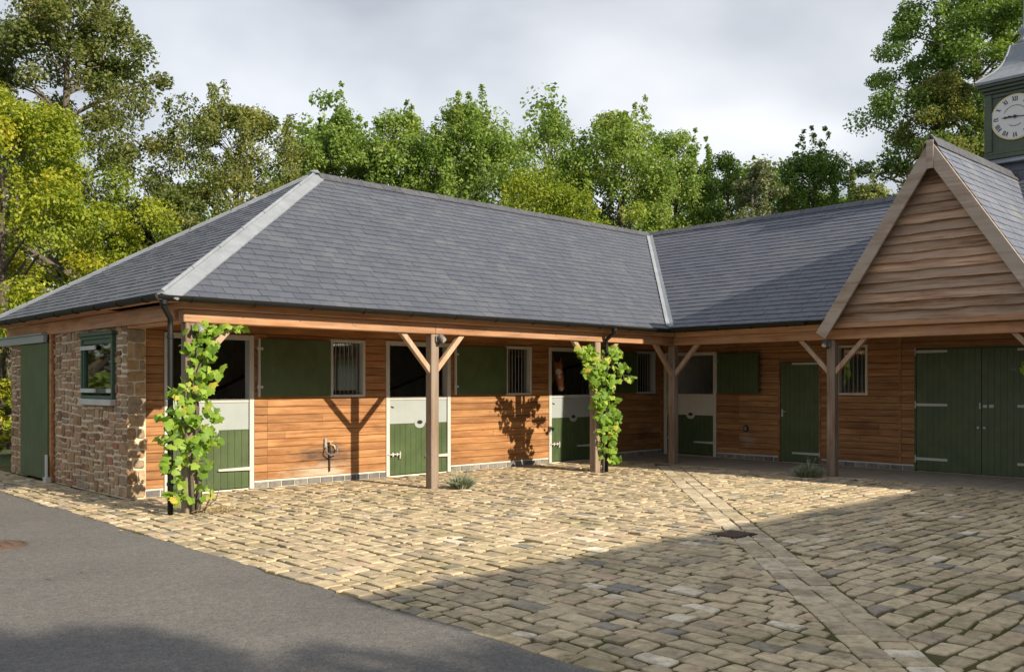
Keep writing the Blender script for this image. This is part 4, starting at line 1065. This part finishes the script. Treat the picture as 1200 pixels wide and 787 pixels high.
# lavender clumps
def lavender(x, y, r, h, n, label, seed):
    rg = random.Random(seed); e_ = empty('lavender_plant', (x, y, 0)); tag(e_, label, 'plant', 'lavender clumps at the post feet')
    mb = MB()
    for i in range(n):
        a = rg.uniform(0, 6.283); k = rg.random() ** .6; lean = k * 0.9
        b0 = Vector((x + r * .6 * k * math.cos(a), y + r * .6 * k * math.sin(a), 0)); L = h * rg.uniform(.6, 1) * (1 - .25 * k)
        d = Vector((math.cos(a) * lean + rg.uniform(-.15, .15), math.sin(a) * lean + rg.uniform(-.15, .15), 1)).normalized()
        m_ = b0 + d * L * .55; tp = b0 + d * L + Vector((math.cos(a), math.sin(a), -.3)) * .04 * lean; sd = d.cross(Vector((rg.uniform(-1, 1), rg.uniform(-1, 1), .2))).normalized() * rg.uniform(.006, .012)
        mb.add([tuple(b0 - sd), tuple(b0 + sd), tuple(m_ + sd * 1.2), tuple(tp), tuple(m_ - sd * 1.2)], [(0, 1, 2, 4), (4, 2, 3)], rg.random())
    o_ = mb.build('foliage', M['lavender'], e_); o_['kind'] = 'stuff'
    for i in range(6):
        a = rg.uniform(0, 6.283); L = h * rg.uniform(1.05, 1.35); d = Vector((math.cos(a) * .45, math.sin(a) * .45, 1)).normalized(); b0 = Vector((x, y, .02)); mb = MB()
        mb.tube([tuple(b0), tuple(b0 + d * L * .8), tuple(b0 + d * L)], [.003, .003, .008], 4, rnd=rg.random()); mb.build('flower_stalk', M['lavender'], e_)
lavender(9.12, 10.78, .20, .25, 700, 'grey-green lavender clump at the foot of the sunlit post', 3)
lavender(14.62, 8.02, .28, .27, 850, 'grey-green lavender clump by the post in front of the plank door', 5)

# grape vines
def leaf_mesh(seed):
    rg = random.Random(seed); prof = [(0, 0), (.30, -.18), (.52, .02), (.46, .22), (.62, .48), (.36, .56), (.30, .74), (0, 1.0)]
    right = [(a * rg.uniform(.9, 1.1), b + rg.uniform(-.03, .03)) for a, b in prof]; left = [(-a * rg.uniform(.9, 1.1), b + rg.uniform(-.03, .03)) for a, b in prof[1:-1]][::-1]
    pts = right + left; vs = [(0, .35, 0.0)] + [(p[0], p[1], -0.22 * abs(p[0]) - .25 * (p[1] - .35) ** 2 + rg.uniform(-.03, .03)) for p in pts]
    n = len(pts); fs = [(0, i + 1, (i + 1) % n + 1) for i in range(n)]
    me = bpy.data.meshes.new('vine_leaf'); me.from_pydata(vs, [], fs); me.update(); me.materials.append(M['vine'])
    me.polygons.foreach_set('use_smooth', [True] * len(me.polygons)); return me
LEAVES = [leaf_mesh(i) for i in range(5)]
def vine(x, y, label, spots, seed, stems):
    rg = random.Random(seed); e_ = empty('grape_vine', (x, y, 0)); tag(e_, label, 'vine', 'grape vines climbing the posts')
    for pts, r0 in stems:
        mb = MB(); n = len(pts); mb.tube(pts, [r0 * (1 - .75 * i / (n - 1)) for i in range(n)], 6); mb.build('stem', M['bark'], e_, smooth=True)
    todo = []
    for (cx, cy, cz, rx, ry, rz_, n) in spots:
        for i in range(int(n * 2.3)):
            while True:
                a = Vector((rg.uniform(-1, 1), rg.uniform(-1, 1), rg.uniform(-1, 1)))
                if a.length < 1: break
            p = Vector((cx + a.x * rx, cy + a.y * ry, cz + a.z * rz_)); s = rg.uniform(.045, .08) if rg.random() < .45 else rg.uniform(.08, .125)
            nrm = Vector((-.45 + rg.gauss(0, .6), -.7 + rg.gauss(0, .55), .5 + rg.gauss(0, .5))).normalized()
            dn = Vector((rg.gauss(0, .6), rg.gauss(0, .4), -1)); dn = (dn - nrm * dn.dot(nrm)).normalized()
            todo.append((p, s, Matrix((dn.cross(nrm), dn, nrm)).transposed(), rg.choice(LEAVES)))
    todo.sort(key=lambda t_: -t_[1])
    for p, s, m3, me_ in todo[:300]:
        o_ = bpy.data.objects.new('leaf', me_); COL.objects.link(o_); o_.parent = e_
        o_.location = p - Vector(e_.location); o_.scale = (s, s, s); o_.rotation_euler = m3.to_euler()
    if len(todo) > 300:
        mb = MB()
        for p, s, m3, me_ in todo[300:]:
            mb.add([tuple(p + m3 @ (v_.co * s)) for v_ in me_.vertices], [tuple(f_.vertices) for f_ in me_.polygons], rg.random())
        o_ = mb.build('small_leaves', M['vine_small'], e_); o_['kind'] = 'stuff'
    return e_
px, py = 4.965, BY
vine(px, py - .1, 'leafy grape vine climbing the corner post in front of the stone wall',
     [(px + .18, py - .1, 2.28, .30, .14, .10, 17), (px + .10, py - .12, 2.05, .24, .16, .16, 24), (px + .16, py - .12, 1.80, .24, .18, .16, 20), (px - .02, py - .13, 1.52, .36, .2, .18, 28), (px - .08, py - .13, 1.22, .44, .22, .18, 36), (px - .06, py - .13, .93, .42, .22, .18, 36),
      (px - .10, py - .12, .64, .36, .2, .17, 18), (px - .02, py - .1, .25, .36, .2, .13, 14), (px + .48, py - .08, 2.34, .22, .06, .05, 9), (px - .22, py - .1, .42, .10, .1, .14, 5)], 21,
     [([(px + .05, py - .12, -.02), (px + .09, py - .12, .3), (px + .02, py - .13, .8), (px + .06, py - .12, 1.3), (px + .0, py - .11, 1.8), (px + .12, py - .1, 2.3)], .035),
      ([(px + .0, py - .12, -.02), (px - .03, py - .13, .5), (px + .07, py - .14, 1.0), (px + .0, py - .12, 1.6), (px + .2, py - .1, 2.1), (px + .5, py - .1, 2.35)], .026),
      ([(px + .12, py - .14, -.02), (px + .2, py - .18, .2), (px + .14, py - .18, .5)], .012), ([(px + .1, py - .15, .02), (px + .26, py - .2, .16), (px + .34, py - .2, .4)], .008)])
px = 12.60
vine(px, py - .1, 'bright grape vine on the post beside the downpipe near the horse',
     [(px - .32, py - .1, 2.14, .26, .14, .17, 26), (px + .34, py - .12, 2.14, .28, .14, .18, 26), (px - .14, py - .13, 1.90, .36, .17, .18, 36), (px + .10, py - .14, 1.64, .36, .18, .18, 36), (px + .10, py - .14, 1.33, .36, .18, .18, 36),
      (px + .18, py - .15, 1.03, .36, .18, .18, 36), (px + .18, py - .15, .73, .28, .17, .18, 30), (px + .2, py - .14, .43, .24, .16, .16, 22), (px + .36, py - .14, .24, .18, .1, .08, 9), (px + .60, py - .12, 1.90, .2, .08, .12, 10), (px + .9, py - .1, 1.70, .24, .06, .05, 4)], 22,
     [([(px + .08, py - .12, -.02), (px + .1, py - .13, .5), (px + .04, py - .13, 1.1), (px, py - .12, 1.7), (px - .3, py - .1, 2.2)], .03),
      ([(px + .1, py - .13, .3), (px + .14, py - .14, 1.0), (px + .1, py - .13, 1.8), (px + .45, py - .12, 2.0), (px + .62, py - .1, 1.76), (px + 1.05, py - .1, 1.74)], .012),
      ([(px + .62, py - .1, 1.8), (px + .80, py - .1, 1.62), (px + .95, py - .1, 1.60)], .006)])
px, py = BX, 4.25
vine(px - .1, py, 'grape vine tendril reaching in from the post right of the double doors',
     [(px - .12, py + .1, 1.9, .15, .25, .3, 22), (px - .14, py + .36, 1.86, .08, .10, .09, 9), (px - .12, py, 1.2, .15, .25, .4, 24)], 23,
     [([(px - .1, py, -.02), (px - .12, py + .05, .8), (px - .1, py, 1.7), (px - .12, py + .3, 1.85), (px - .14, py + .55, 1.80)], .022), ([(px - .14, py + .5, 1.81), (px - .14, py + .62, 1.83)], .006)])

# ------------------------------------------------------------------ horse looking out over the third door
HX, HY = 13.72, 12.80          # muzzle base
H0 = empty('horse', (13.95, 14.6, 0)); tag(H0, 'chestnut horse with a white star looking out over the stable door', 'horse')
d = Vector((-.30, -.95, 0)).normalized()
nodes = []; edges = []; rad = []
def nd(p, r, par=None):
    nodes.append(tuple(p)); rad.append(r if isinstance(r, tuple) else (r, r))
    if par is not None: edges.append((par, len(nodes) - 1))
    return len(nodes) - 1
bx, by = 13.98, 14.45
pelv = nd((bx + .05, by + .75, 1.28), (.30, .30))
croup = nd((bx + .06, by + 1.05, 1.30), (.27, .26), pelv); tailb = nd((bx + .06, by + 1.28, 1.30), (.10, .10), croup); tl1 = nd((bx + .06, by + 1.38, .95), (.06, .06), tailb); nd((bx + .06, by + 1.40, .55), (.04, .04), tl1)
belly = nd((bx + .02, by + .3, 1.20), (.31, .33), pelv); chest = nd((bx, by - .15, 1.25), (.28, .33), belly); sh = nd((bx - .01, by - .42, 1.34), (.22, .28), chest)
nk1 = nd((bx - .06, by - .70, 1.56), (.135, .21), sh); nk2 = nd((bx - .15, by - 1.0, 1.80), (.105, .16), nk1); poll = nd((bx - .24, by - 1.26, 1.95), (.09, .11), nk2)
fore = nd((bx - .29, by - 1.36, 1.86), (.108, .11), poll); mid_ = nd((bx - .325, by - 1.43, 1.70), (.088, .095), fore); nose = nd((bx - .36, by - 1.50, 1.53), (.068, .07), mid_); muz = nd((bx - .375, by - 1.535, 1.45), (.064, .06), nose)
for sx in (-1, 1):
    e1 = nd((bx - .24 + sx * .06, by - 1.27 - sx * .04, 2.05), (.036, .024), poll); nd((bx - .24 + sx * .07, by - 1.28 - sx * .045, 2.15), (.008, .006), e1)
    k1 = nd((bx + sx * .17, by - .38, 1.05), (.12, .13), sh); k2 = nd((bx + sx * .17, by - .40, .58), (.058, .06), k1); k3 = nd((bx + sx * .17, by - .40, .16), (.04, .04), k2); nd((bx + sx * .17, by - .43, .03), (.06, .06), k3)
    k1 = nd((bx + .05 + sx * .17, by + .95, 1.02), (.15, .18), croup); k2 = nd((bx + .05 + sx * .18, by + .82, .82), (.11, .13), k1); k3 = nd((bx + .05 + sx * .18, by + 1.08, .52), (.06, .065), k2); k4 = nd((bx + .05 + sx * .18, by + 1.03, .16), (.042, .042), k3); nd((bx + .05 + sx * .18, by + 1.0, .03), (.06, .06), k4)
me = bpy.data.meshes.new('horse_body'); me.from_pydata(nodes, edges, []); me.update()
hb = place('body', me, H0); sk = hb.modifiers.new('skin', 'SKIN'); sk.use_smooth_shade = True
for i, r_ in enumerate(rad): me.skin_vertices[0].data[i].radius = r_; me.skin_vertices[0].data[i].use_root = (i == 0)
sb = hb.modifiers.new('sub', 'SUBSURF'); sb.levels = 2; sb.render_levels = 2
t = NT('chestnut_coat'); v = t.co()
def ball(c, r0, r1):
    x = t.n('ShaderNodeVectorMath', operation='DISTANCE'); t.link(v, x.inputs[0]); x.inputs[1].default_value = c; return t.fac(x.outputs['Value'], r1, r0)
c = t.ramp(t.noise(v, 5, 4), [(0.3, (0.24, 0.085, 0.04)), (0.7, (0.38, 0.15, 0.07))])
c = t.mixc(ball((bx - .365, by - 1.435, 1.85), .05, .08), c, (0.62, 0.56, 0.50))
c = t.mixc(ball((bx - .39, by - 1.49, 1.75), .03, .05), c, (0.62, 0.54, 0.48))
c = t.mixc(ball((bx - .41, by - 1.57, 1.46), .06, .10), c, (0.46, 0.30, 0.25))
t.base(c); t.rough(.55); me.materials.append(t.m)
for sx in (-1, 1):
    mb = MB(); c0 = Vector((bx - .315 + sx * .072, by - 1.395 - sx * .068, 1.81)); mb.lathe([(.004, -.02), (.016, -.014), (.02, 0), (.016, .014), (.004, .02)], 10, tuple(c0)); mb.build('eye', M['black'], H0, smooth=True)
    mb = MB(); c0 = Vector((bx - .415 + sx * .024, by - 1.578 - sx * .022, 1.475)); mb.lathe([(.003, -.014), (.011, -.01), (.013, 0), (.011, .01), (.003, .014)], 8, tuple(c0)); mb.build('nostril', M['black'], H0, smooth=True)
mb = MB()
for i in range(60):
    k = random.random(); p = Vector((bx - .15, by - 1.2, 2.02)).lerp(Vector((bx - .03, by - .6, 1.78)), k); s = random.choice((-1, 1))
    mb.tube([tuple(p), tuple(p + Vector((s * .07, 0, -.03))), tuple(p + Vector((s * .11, .02, -.2)))], [.012, .012, .003], 4)
mb.build('mane', M['rust'], H0)

# ------------------------------------------------------------------ trees and shrubs
def np_mesh(name, V, F, rnd, mat, parent):
    me = bpy.data.meshes.new(name); nv, nf = len(V), len(F)
    me.vertices.add(nv); me.vertices.foreach_set('co', V.astype(np.float32).ravel())
    me.loops.add(nf * 4); me.loops.foreach_set('vertex_index', F.astype(np.int32).ravel())
    me.polygons.add(nf); me.polygons.foreach_set('loop_start', np.arange(0, nf * 4, 4, dtype=np.int32))
    me.update(calc_edges=True)
    at = me.attributes.new('rnd', 'FLOAT', 'FACE'); at.data.foreach_set('value', rnd.astype(np.float32))
    me.materials.append(mat); return place(name, me, parent)
def norm(a): return a / (np.linalg.norm(a, axis=1, keepdims=True) + 1e-9)
def leaf_cloud(C, CR, n_each, size, rg, crnd, squash=0.75, aspect=0.62, updir=0.5):
    """C clump centres (k,3), CR clump radii; returns leaf quads"""
    idx = np.repeat(np.arange(len(C)), n_each); n = len(idx)
    d = norm(rg.normal(size=(n, 3))); rr = rg.random(n) ** 0.42
    off = d * (rr * CR[idx])[:, None]; off[:, 2] *= squash
    P = C[idx] + off
    N = norm(d * 0.55 + np.array([0, 0, updir]) + rg.normal(size=(n, 3)) * 0.55)
    A = norm(np.cross(N, rg.normal(size=(n, 3)))); Bv = np.cross(N, A)
    L = size * rg.uniform(0.65, 1.35, n)[:, None]; W = L * aspect
    V = np.stack([P - A * L * .5, P + Bv * W * .5 - N * L * .08, P + A * L * .5 - N * L * .12, P - Bv * W * .5 - N * L * .08], 1).reshape(-1, 3)
    F = np.arange(n * 4).reshape(-1, 4)
    rnd = np.clip(crnd[idx] * 0.6 + rg.random(n) * 0.4 + rg.normal(size=n) * .04, 0, 1)
    return V, F, rnd
def prof_round(h): return np.clip(np.sin(np.pi * np.clip(h, 0, 1) ** 0.75) ** 0.6, 0.05, 1)
def prof_dome(h): return np.clip((1 - np.clip(h, 0, 1) ** 3.2), 0.05, 1) ** 0.6 * np.clip(0.7 + 1.5 * h, 0, 1)
def tree(name, label, u, depth, top_v, hw_px, base_z, leaf, mat, nclump, nleaf, seed, tips=0, prof=prof_dome, cat='tree', group='trees behind the stable block', pos=None, height=None, radius=None, crk=(0.14, 0.24), trunk_r=None, light=0.5, flat=0.75):
    rg = np.random.default_rng(seed)
    if pos is None:
        P = FW * depth + RT * ((u - U0) / FPX * depth); x, y = P.x, P.y
        H = CAMH + (V0 - top_v) * depth / FPX; R = hw_px * depth / FPX * 1.3
    else: (x, y), H, R = pos, height, radius
    root = empty(name, (x, y, 0)); tag(root, label, cat, group)
    h = rg.random(nclump) ** 0.85; ang = rg.random(nclump) * 2 * np.pi; k = np.sqrt(rg.uniform(0.12, 1.0, nclump))
    # lobes: the crown swells and shrinks by direction
    lob = 1 + 0.20 * np.sin(ang * 3 + seed) + 0.14 * np.sin(ang * 5 + h * 9 + seed * 2)
    r = R * prof(h) * k * lob
    C = np.stack([x + r * np.cos(ang), y + r * np.sin(ang), base_z + (H - base_z) * (h * 0.93 + 0.01)], 1)
    CR = R * rg.uniform(crk[0], crk[1], nclump)
    crnd = np.clip(rg.normal(light, 0.22, nclump), 0, 1)
    V, F, rn = leaf_cloud(C, CR, nleaf // nclump, leaf, rg, crnd, flat)
    parts = [(V, F, rn)]; tipC = []
    for i in range(tips):       # upright leading shoots that break the outline
        a = rg.random() * 2 * np.pi; q = np.sqrt(rg.random()) * 0.8; hh = 0.93 - 0.55 * q * q - rg.random() * .08
        c0 = np.array([x + R * q * np.cos(a), y + R * q * np.sin(a), base_z + (H - base_z) * hh]); ln = rg.uniform(0.06, 0.15) * H
        tipC.append(c0)
        m_ = 6; Ct = np.stack([c0 + np.array([rg.normal() * .06, rg.normal() * .06, ln * j / (m_ - 1)]) for j in range(m_)]); CRt = np.linspace(0.5, 0.16, m_) * R * 0.24
        parts.append(leaf_cloud(Ct, CRt, 42, leaf, rg, np.full(m_, np.clip(rg.normal(light, .15), 0, 1)), 1.2))
    o_ = 0; Vs = []; Fs = []; Rs = []
    for V, F, rn in parts: Vs.append(V); Fs.append(F + o_); Rs.append(rn); o_ += len(V)
    np_mesh('crown', np.concatenate(Vs), np.concatenate(Fs), np.concatenate(Rs), mat, root)
    # trunk with limbs reaching the clumps
    mb = MB(); tr = trunk_r or 0.02 * H + 0.04; lean = Vector((rg.normal() * .15, rg.normal() * .15, 0))
    tp = []; nseg = 7; ztop = base_z + (H - base_z) * .82
    for i in range(nseg + 1):
        kk = i / nseg; tp.append(Vector((x, y, -.1)) + lean * kk * 2 + Vector((math.sin(kk * 5 + seed) * .12 * kk * R * .4, math.cos(kk * 4 + seed) * .12 * kk * R * .4, ztop * kk)))
    mb.tube([tuple(p) for p in tp], [tr * (1.25 if i == 0 else 1 - .85 * i / nseg) for i in range(nseg + 1)], 8)
    for i in range(0, nclump, max(1, nclump // 70)):
        c = Vector(C[i]); st = min(max((c.z - 0.55 * r[i] - .1) / ztop, 0.12), 0.97); f = st * nseg; a = int(f); a = min(a, nseg - 1)
        s0 = tp[a].lerp(tp[a + 1], f - a); md = s0.lerp(c, .5) + Vector((rg.normal() * .12, rg.normal() * .12, .05 * (c - s0).length + .1)); r0 = max(.018, tr * (1 - .85 * st) * .45)
        mb.tube([tuple(s0), tuple(md), tuple(c)], [r0, r0 * .6, .012], 5, cap=False)
    for c in tipC: mb.tube([tuple(Vector(c) - Vector((0, 0, .15))), tuple(Vector(c) + Vector((0, 0, .4)))], [.03, .008], 4, cap=False)
    mb.build('trunk', M['bark'], root, smooth=True)
    return root
# left group
tree('ash_tree', 'tall dark-leaved tree rising behind the yellow-green one at far left', 78, 33, -60, 112, 1.5, .135, M['leaf_dark'], 230, 76000, 1, tips=14, prof=prof_round, crk=(.10, .19), light=.55)
tree('maple_tree', 'bright yellow-green maple at the far left, nearest to the building', 10, 23.5, 98, 138, .6, .095, M['leaf_yellow'], 210, 78000, 2, tips=6, crk=(.10, .19), light=.42)
tree('young_maple', 'small yellow-green tree beside the end of the slate roof', 128, 25, 225, 48, .6, .09, M['leaf_yellow'], 90, 20000, 3, tips=5, light=.4)
tree('birch_tree', 'loose olive-green tree above the hip of the roof', 275, 35, 110, 96, 2.0, .115, M['leaf_olive'], 190, 42000, 4, tips=26, crk=(.09, .17), light=.5)
tree('bush_tree', 'low dark bushy tree just left of the roof hip', 205, 31, 212, 66, .5, .115, M['leaf_dark'], 100, 26000, 15, tips=6, light=.6)
# row behind the left wing
tree('sycamore_tree', 'green sycamore with upright shoots just right of the hip peak', 396, 37, 118, 66, 1.0, .135, M['leaf_mid'], 120, 32000, 5, tips=20, light=.42)
tree('sycamore_tree', 'green sycamore second from the hip peak, behind the left roof', 470, 38.5, 118, 66, 1.0, .135, M['leaf_mid'], 120, 32000, 21, tips=18, light=.55)
tree('sycamore_tree', 'broad tall sycamore behind the middle of the left roof', 545, 38, 110, 80, 1.0, .135, M['leaf_mid'], 150, 42000, 6, tips=22, light=.5)
tree('hazel_tree', 'yellowing small tree low behind the roof ridge', 632, 33, 188, 74, .8, .105, M['leaf_yellow'], 110, 30000, 7, tips=8, light=.32)
tree('sycamore_tree', 'round green sycamore behind the yellowing tree', 642, 40, 120, 70, 1.0, .135, M['leaf_mid'], 120, 32000, 8, tips=16, light=.5)
tree('sycamore_tree', 'large fresh-green sycamore behind the inner corner of the roofs', 722, 39, 118, 76, 1.0, .135, M['leaf_mid'], 150, 40000, 9, tips=20, light=.6)
tree('sycamore_tree', 'narrow green sycamore right of the large fresh-green one', 790, 41, 138, 58, 1.0, .135, M['leaf_mid'], 100, 26000, 22, tips=12, light=.45)
tree('oak_tree', 'small green tree between the sycamores and the pale willow', 845, 42, 164, 52, 1.0, .125, M['leaf_mid'], 90, 26000, 10, tips=12, light=.3)
tree('willow_tree', 'pale grey-green willow behind the right wing ridge', 890, 38, 176, 44, 1.0, .11, M['leaf_pale'], 90, 24000, 11, tips=14, light=.45)
tree('alder_tree', 'green upright tree right of the pale willow', 950, 40, 160, 60, 1.0, .125, M['leaf_mid'], 130, 34000, 12, tips=20, light=.25)
tree('elder_tree', 'low olive tree against the left edge of the timber gable', 1018, 34, 204, 46, .8, .11, M['leaf_olive'], 80, 20000, 13, tips=10, light=.4)
tree('beech_tree', 'very tall tree behind the clock turret at far right', 1150, 36, -90, 100, 2.5, .13, M['leaf_mid'], 330, 118000, 14, tips=16, prof=prof_round, crk=(.10, .18), light=.25)
tree('lime_tree', 'yellow-tinged tree low behind the clock turret', 1105, 35, 70, 60, 1.5, .115, M['leaf_olive'], 130, 36000, 16, tips=8, light=.6)
# shrub at the left end and the shadow-casting tree by the road
tree('shrub', 'yellow-orange shrub beyond the stone end wall', -22, 20.5, 395, 34, .1, .10, M['leaf_yellow'], 40, 9000, 17, cat='shrub', group=None, light=.75)
tree('roadside_tree', 'leafy roadside tree behind the camera shading the asphalt', 0, 0, 0, 0, 2.6, .22, M['leaf_mid'], 108, 21000, 18, pos=(3.3, -12.2), height=10.0, radius=3.2, group='trees beside the road')
tree('roadside_tree', 'leafy roadside tree beyond the stone end, left of the view', 0, 0, 0, 0, .6, .24, M['leaf_mid'], 108, 18000, 19, pos=(0.0, 29.0), height=10, radius=3.8, group='trees beside the road')
tree('roadside_tree', 'second leafy roadside tree across the road', 0, 0, 0, 0, .6, .24, M['leaf_olive'], 108, 18000, 20, pos=(-6.0, 38.0), height=11, radius=4.5, group='trees beside the road')
# the dense wood further back reads as one mass
rg = np.random.default_rng(77); C = []; CRs = []
for i in range(1100):
    u = rg.uniform(-260, 1400); dpt = rg.uniform(46, 54); P = FW * dpt + RT * ((u - U0) / FPX * dpt)
    top = 14.6 + 1.0 * math.sin(u * .021) + .7 * math.sin(u * .053)
    if u < 330: top = 11.4 + .8 * math.sin(u * .03)
    if u > 830: top = 12.2 + .8 * math.sin(u * .03)
    C.append((P.x, P.y, rg.random() ** .6 * top)); CRs.append(rg.uniform(.8, 1.5))
V, F, rn = leaf_cloud(np.array(C), np.array(CRs), 150, .24, rg, np.clip(rg.normal(.5, .2, 1100), 0, 1))
o = np_mesh('distant_woodland', V, F, rn, M['leaf_mid'], None); tag(o, 'dense green woodland closing the view behind the trees', 'woodland', kind='stuff')

# ------------------------------------------------------------------ small litter: fallen leaves and dry vine trimmings
t = NT('dry_leaf'); t.base(t.ramp(t.rnd(), [(0, (0.16, 0.10, 0.05)), (0.6, (0.30, 0.22, 0.10)), (1, (0.42, 0.36, 0.12))])); t.rough(.8); M['dry'] = t.m
mb = MB(); rg = random.Random(5)
for i in range(230):
    if i < 70: x, y = 5.0 + rg.gauss(.25, .35), 10.95 + rg.gauss(-.1, .22)
    elif i < 110: x, y = 12.7 + rg.gauss(.1, .35), 10.9 + rg.gauss(-.1, .25)
    elif i < 150: x, y = 3.95 + rg.gauss(0, .12), rg.uniform(2, 14)
    elif i < 185: x, y = rg.uniform(-1, 3.7), rg.uniform(4, 14)
    else: x, y = rg.uniform(4.5, 14.5), rg.uniform(2.5, 12.7)
    a = rg.uniform(0, 6.28); L = rg.uniform(.018, .04); c, s_ = math.cos(a) * L, math.sin(a) * L; z_ = .012 + rg.random() * .01
    mb.add([(x - c, y - s_, z_), (x + s_ * .5, y - c * .5, z_ + .012 * rg.random()), (x + c, y + s_, z_ + .006), (x - s_ * .5, y + c * .5, z_ + .012 * rg.random())], [(0, 1, 2, 3)], rg.random())
o = mb.build('fallen_leaves', M['dry']); tag(o, 'scattered dry fallen leaves on the setts and asphalt', 'leaves', kind='stuff')
e_ = empty('dry_trimmings', (5.25, 10.8, 0)); tag(e_, 'small heap of dry vine trimmings at the foot of the corner post', 'trimmings')
for i in range(46):
    x, y = 5.25 + rg.gauss(0, .12), 10.82 + rg.gauss(0, .07); a = rg.uniform(0, 6.28); L = rg.uniform(.06, .16)
    mb = MB(); mb.tube([(x, y, .01 + rg.random() * .04), (x + math.cos(a) * L * .5, y + math.sin(a) * L * .5, .03 + rg.random() * .07), (x + math.cos(a + .4) * L, y + math.sin(a + .4) * L, .012 + rg.random() * .05)], .003, 4, rnd=rg.random()); mb.build('twig', M['dry'], e_)
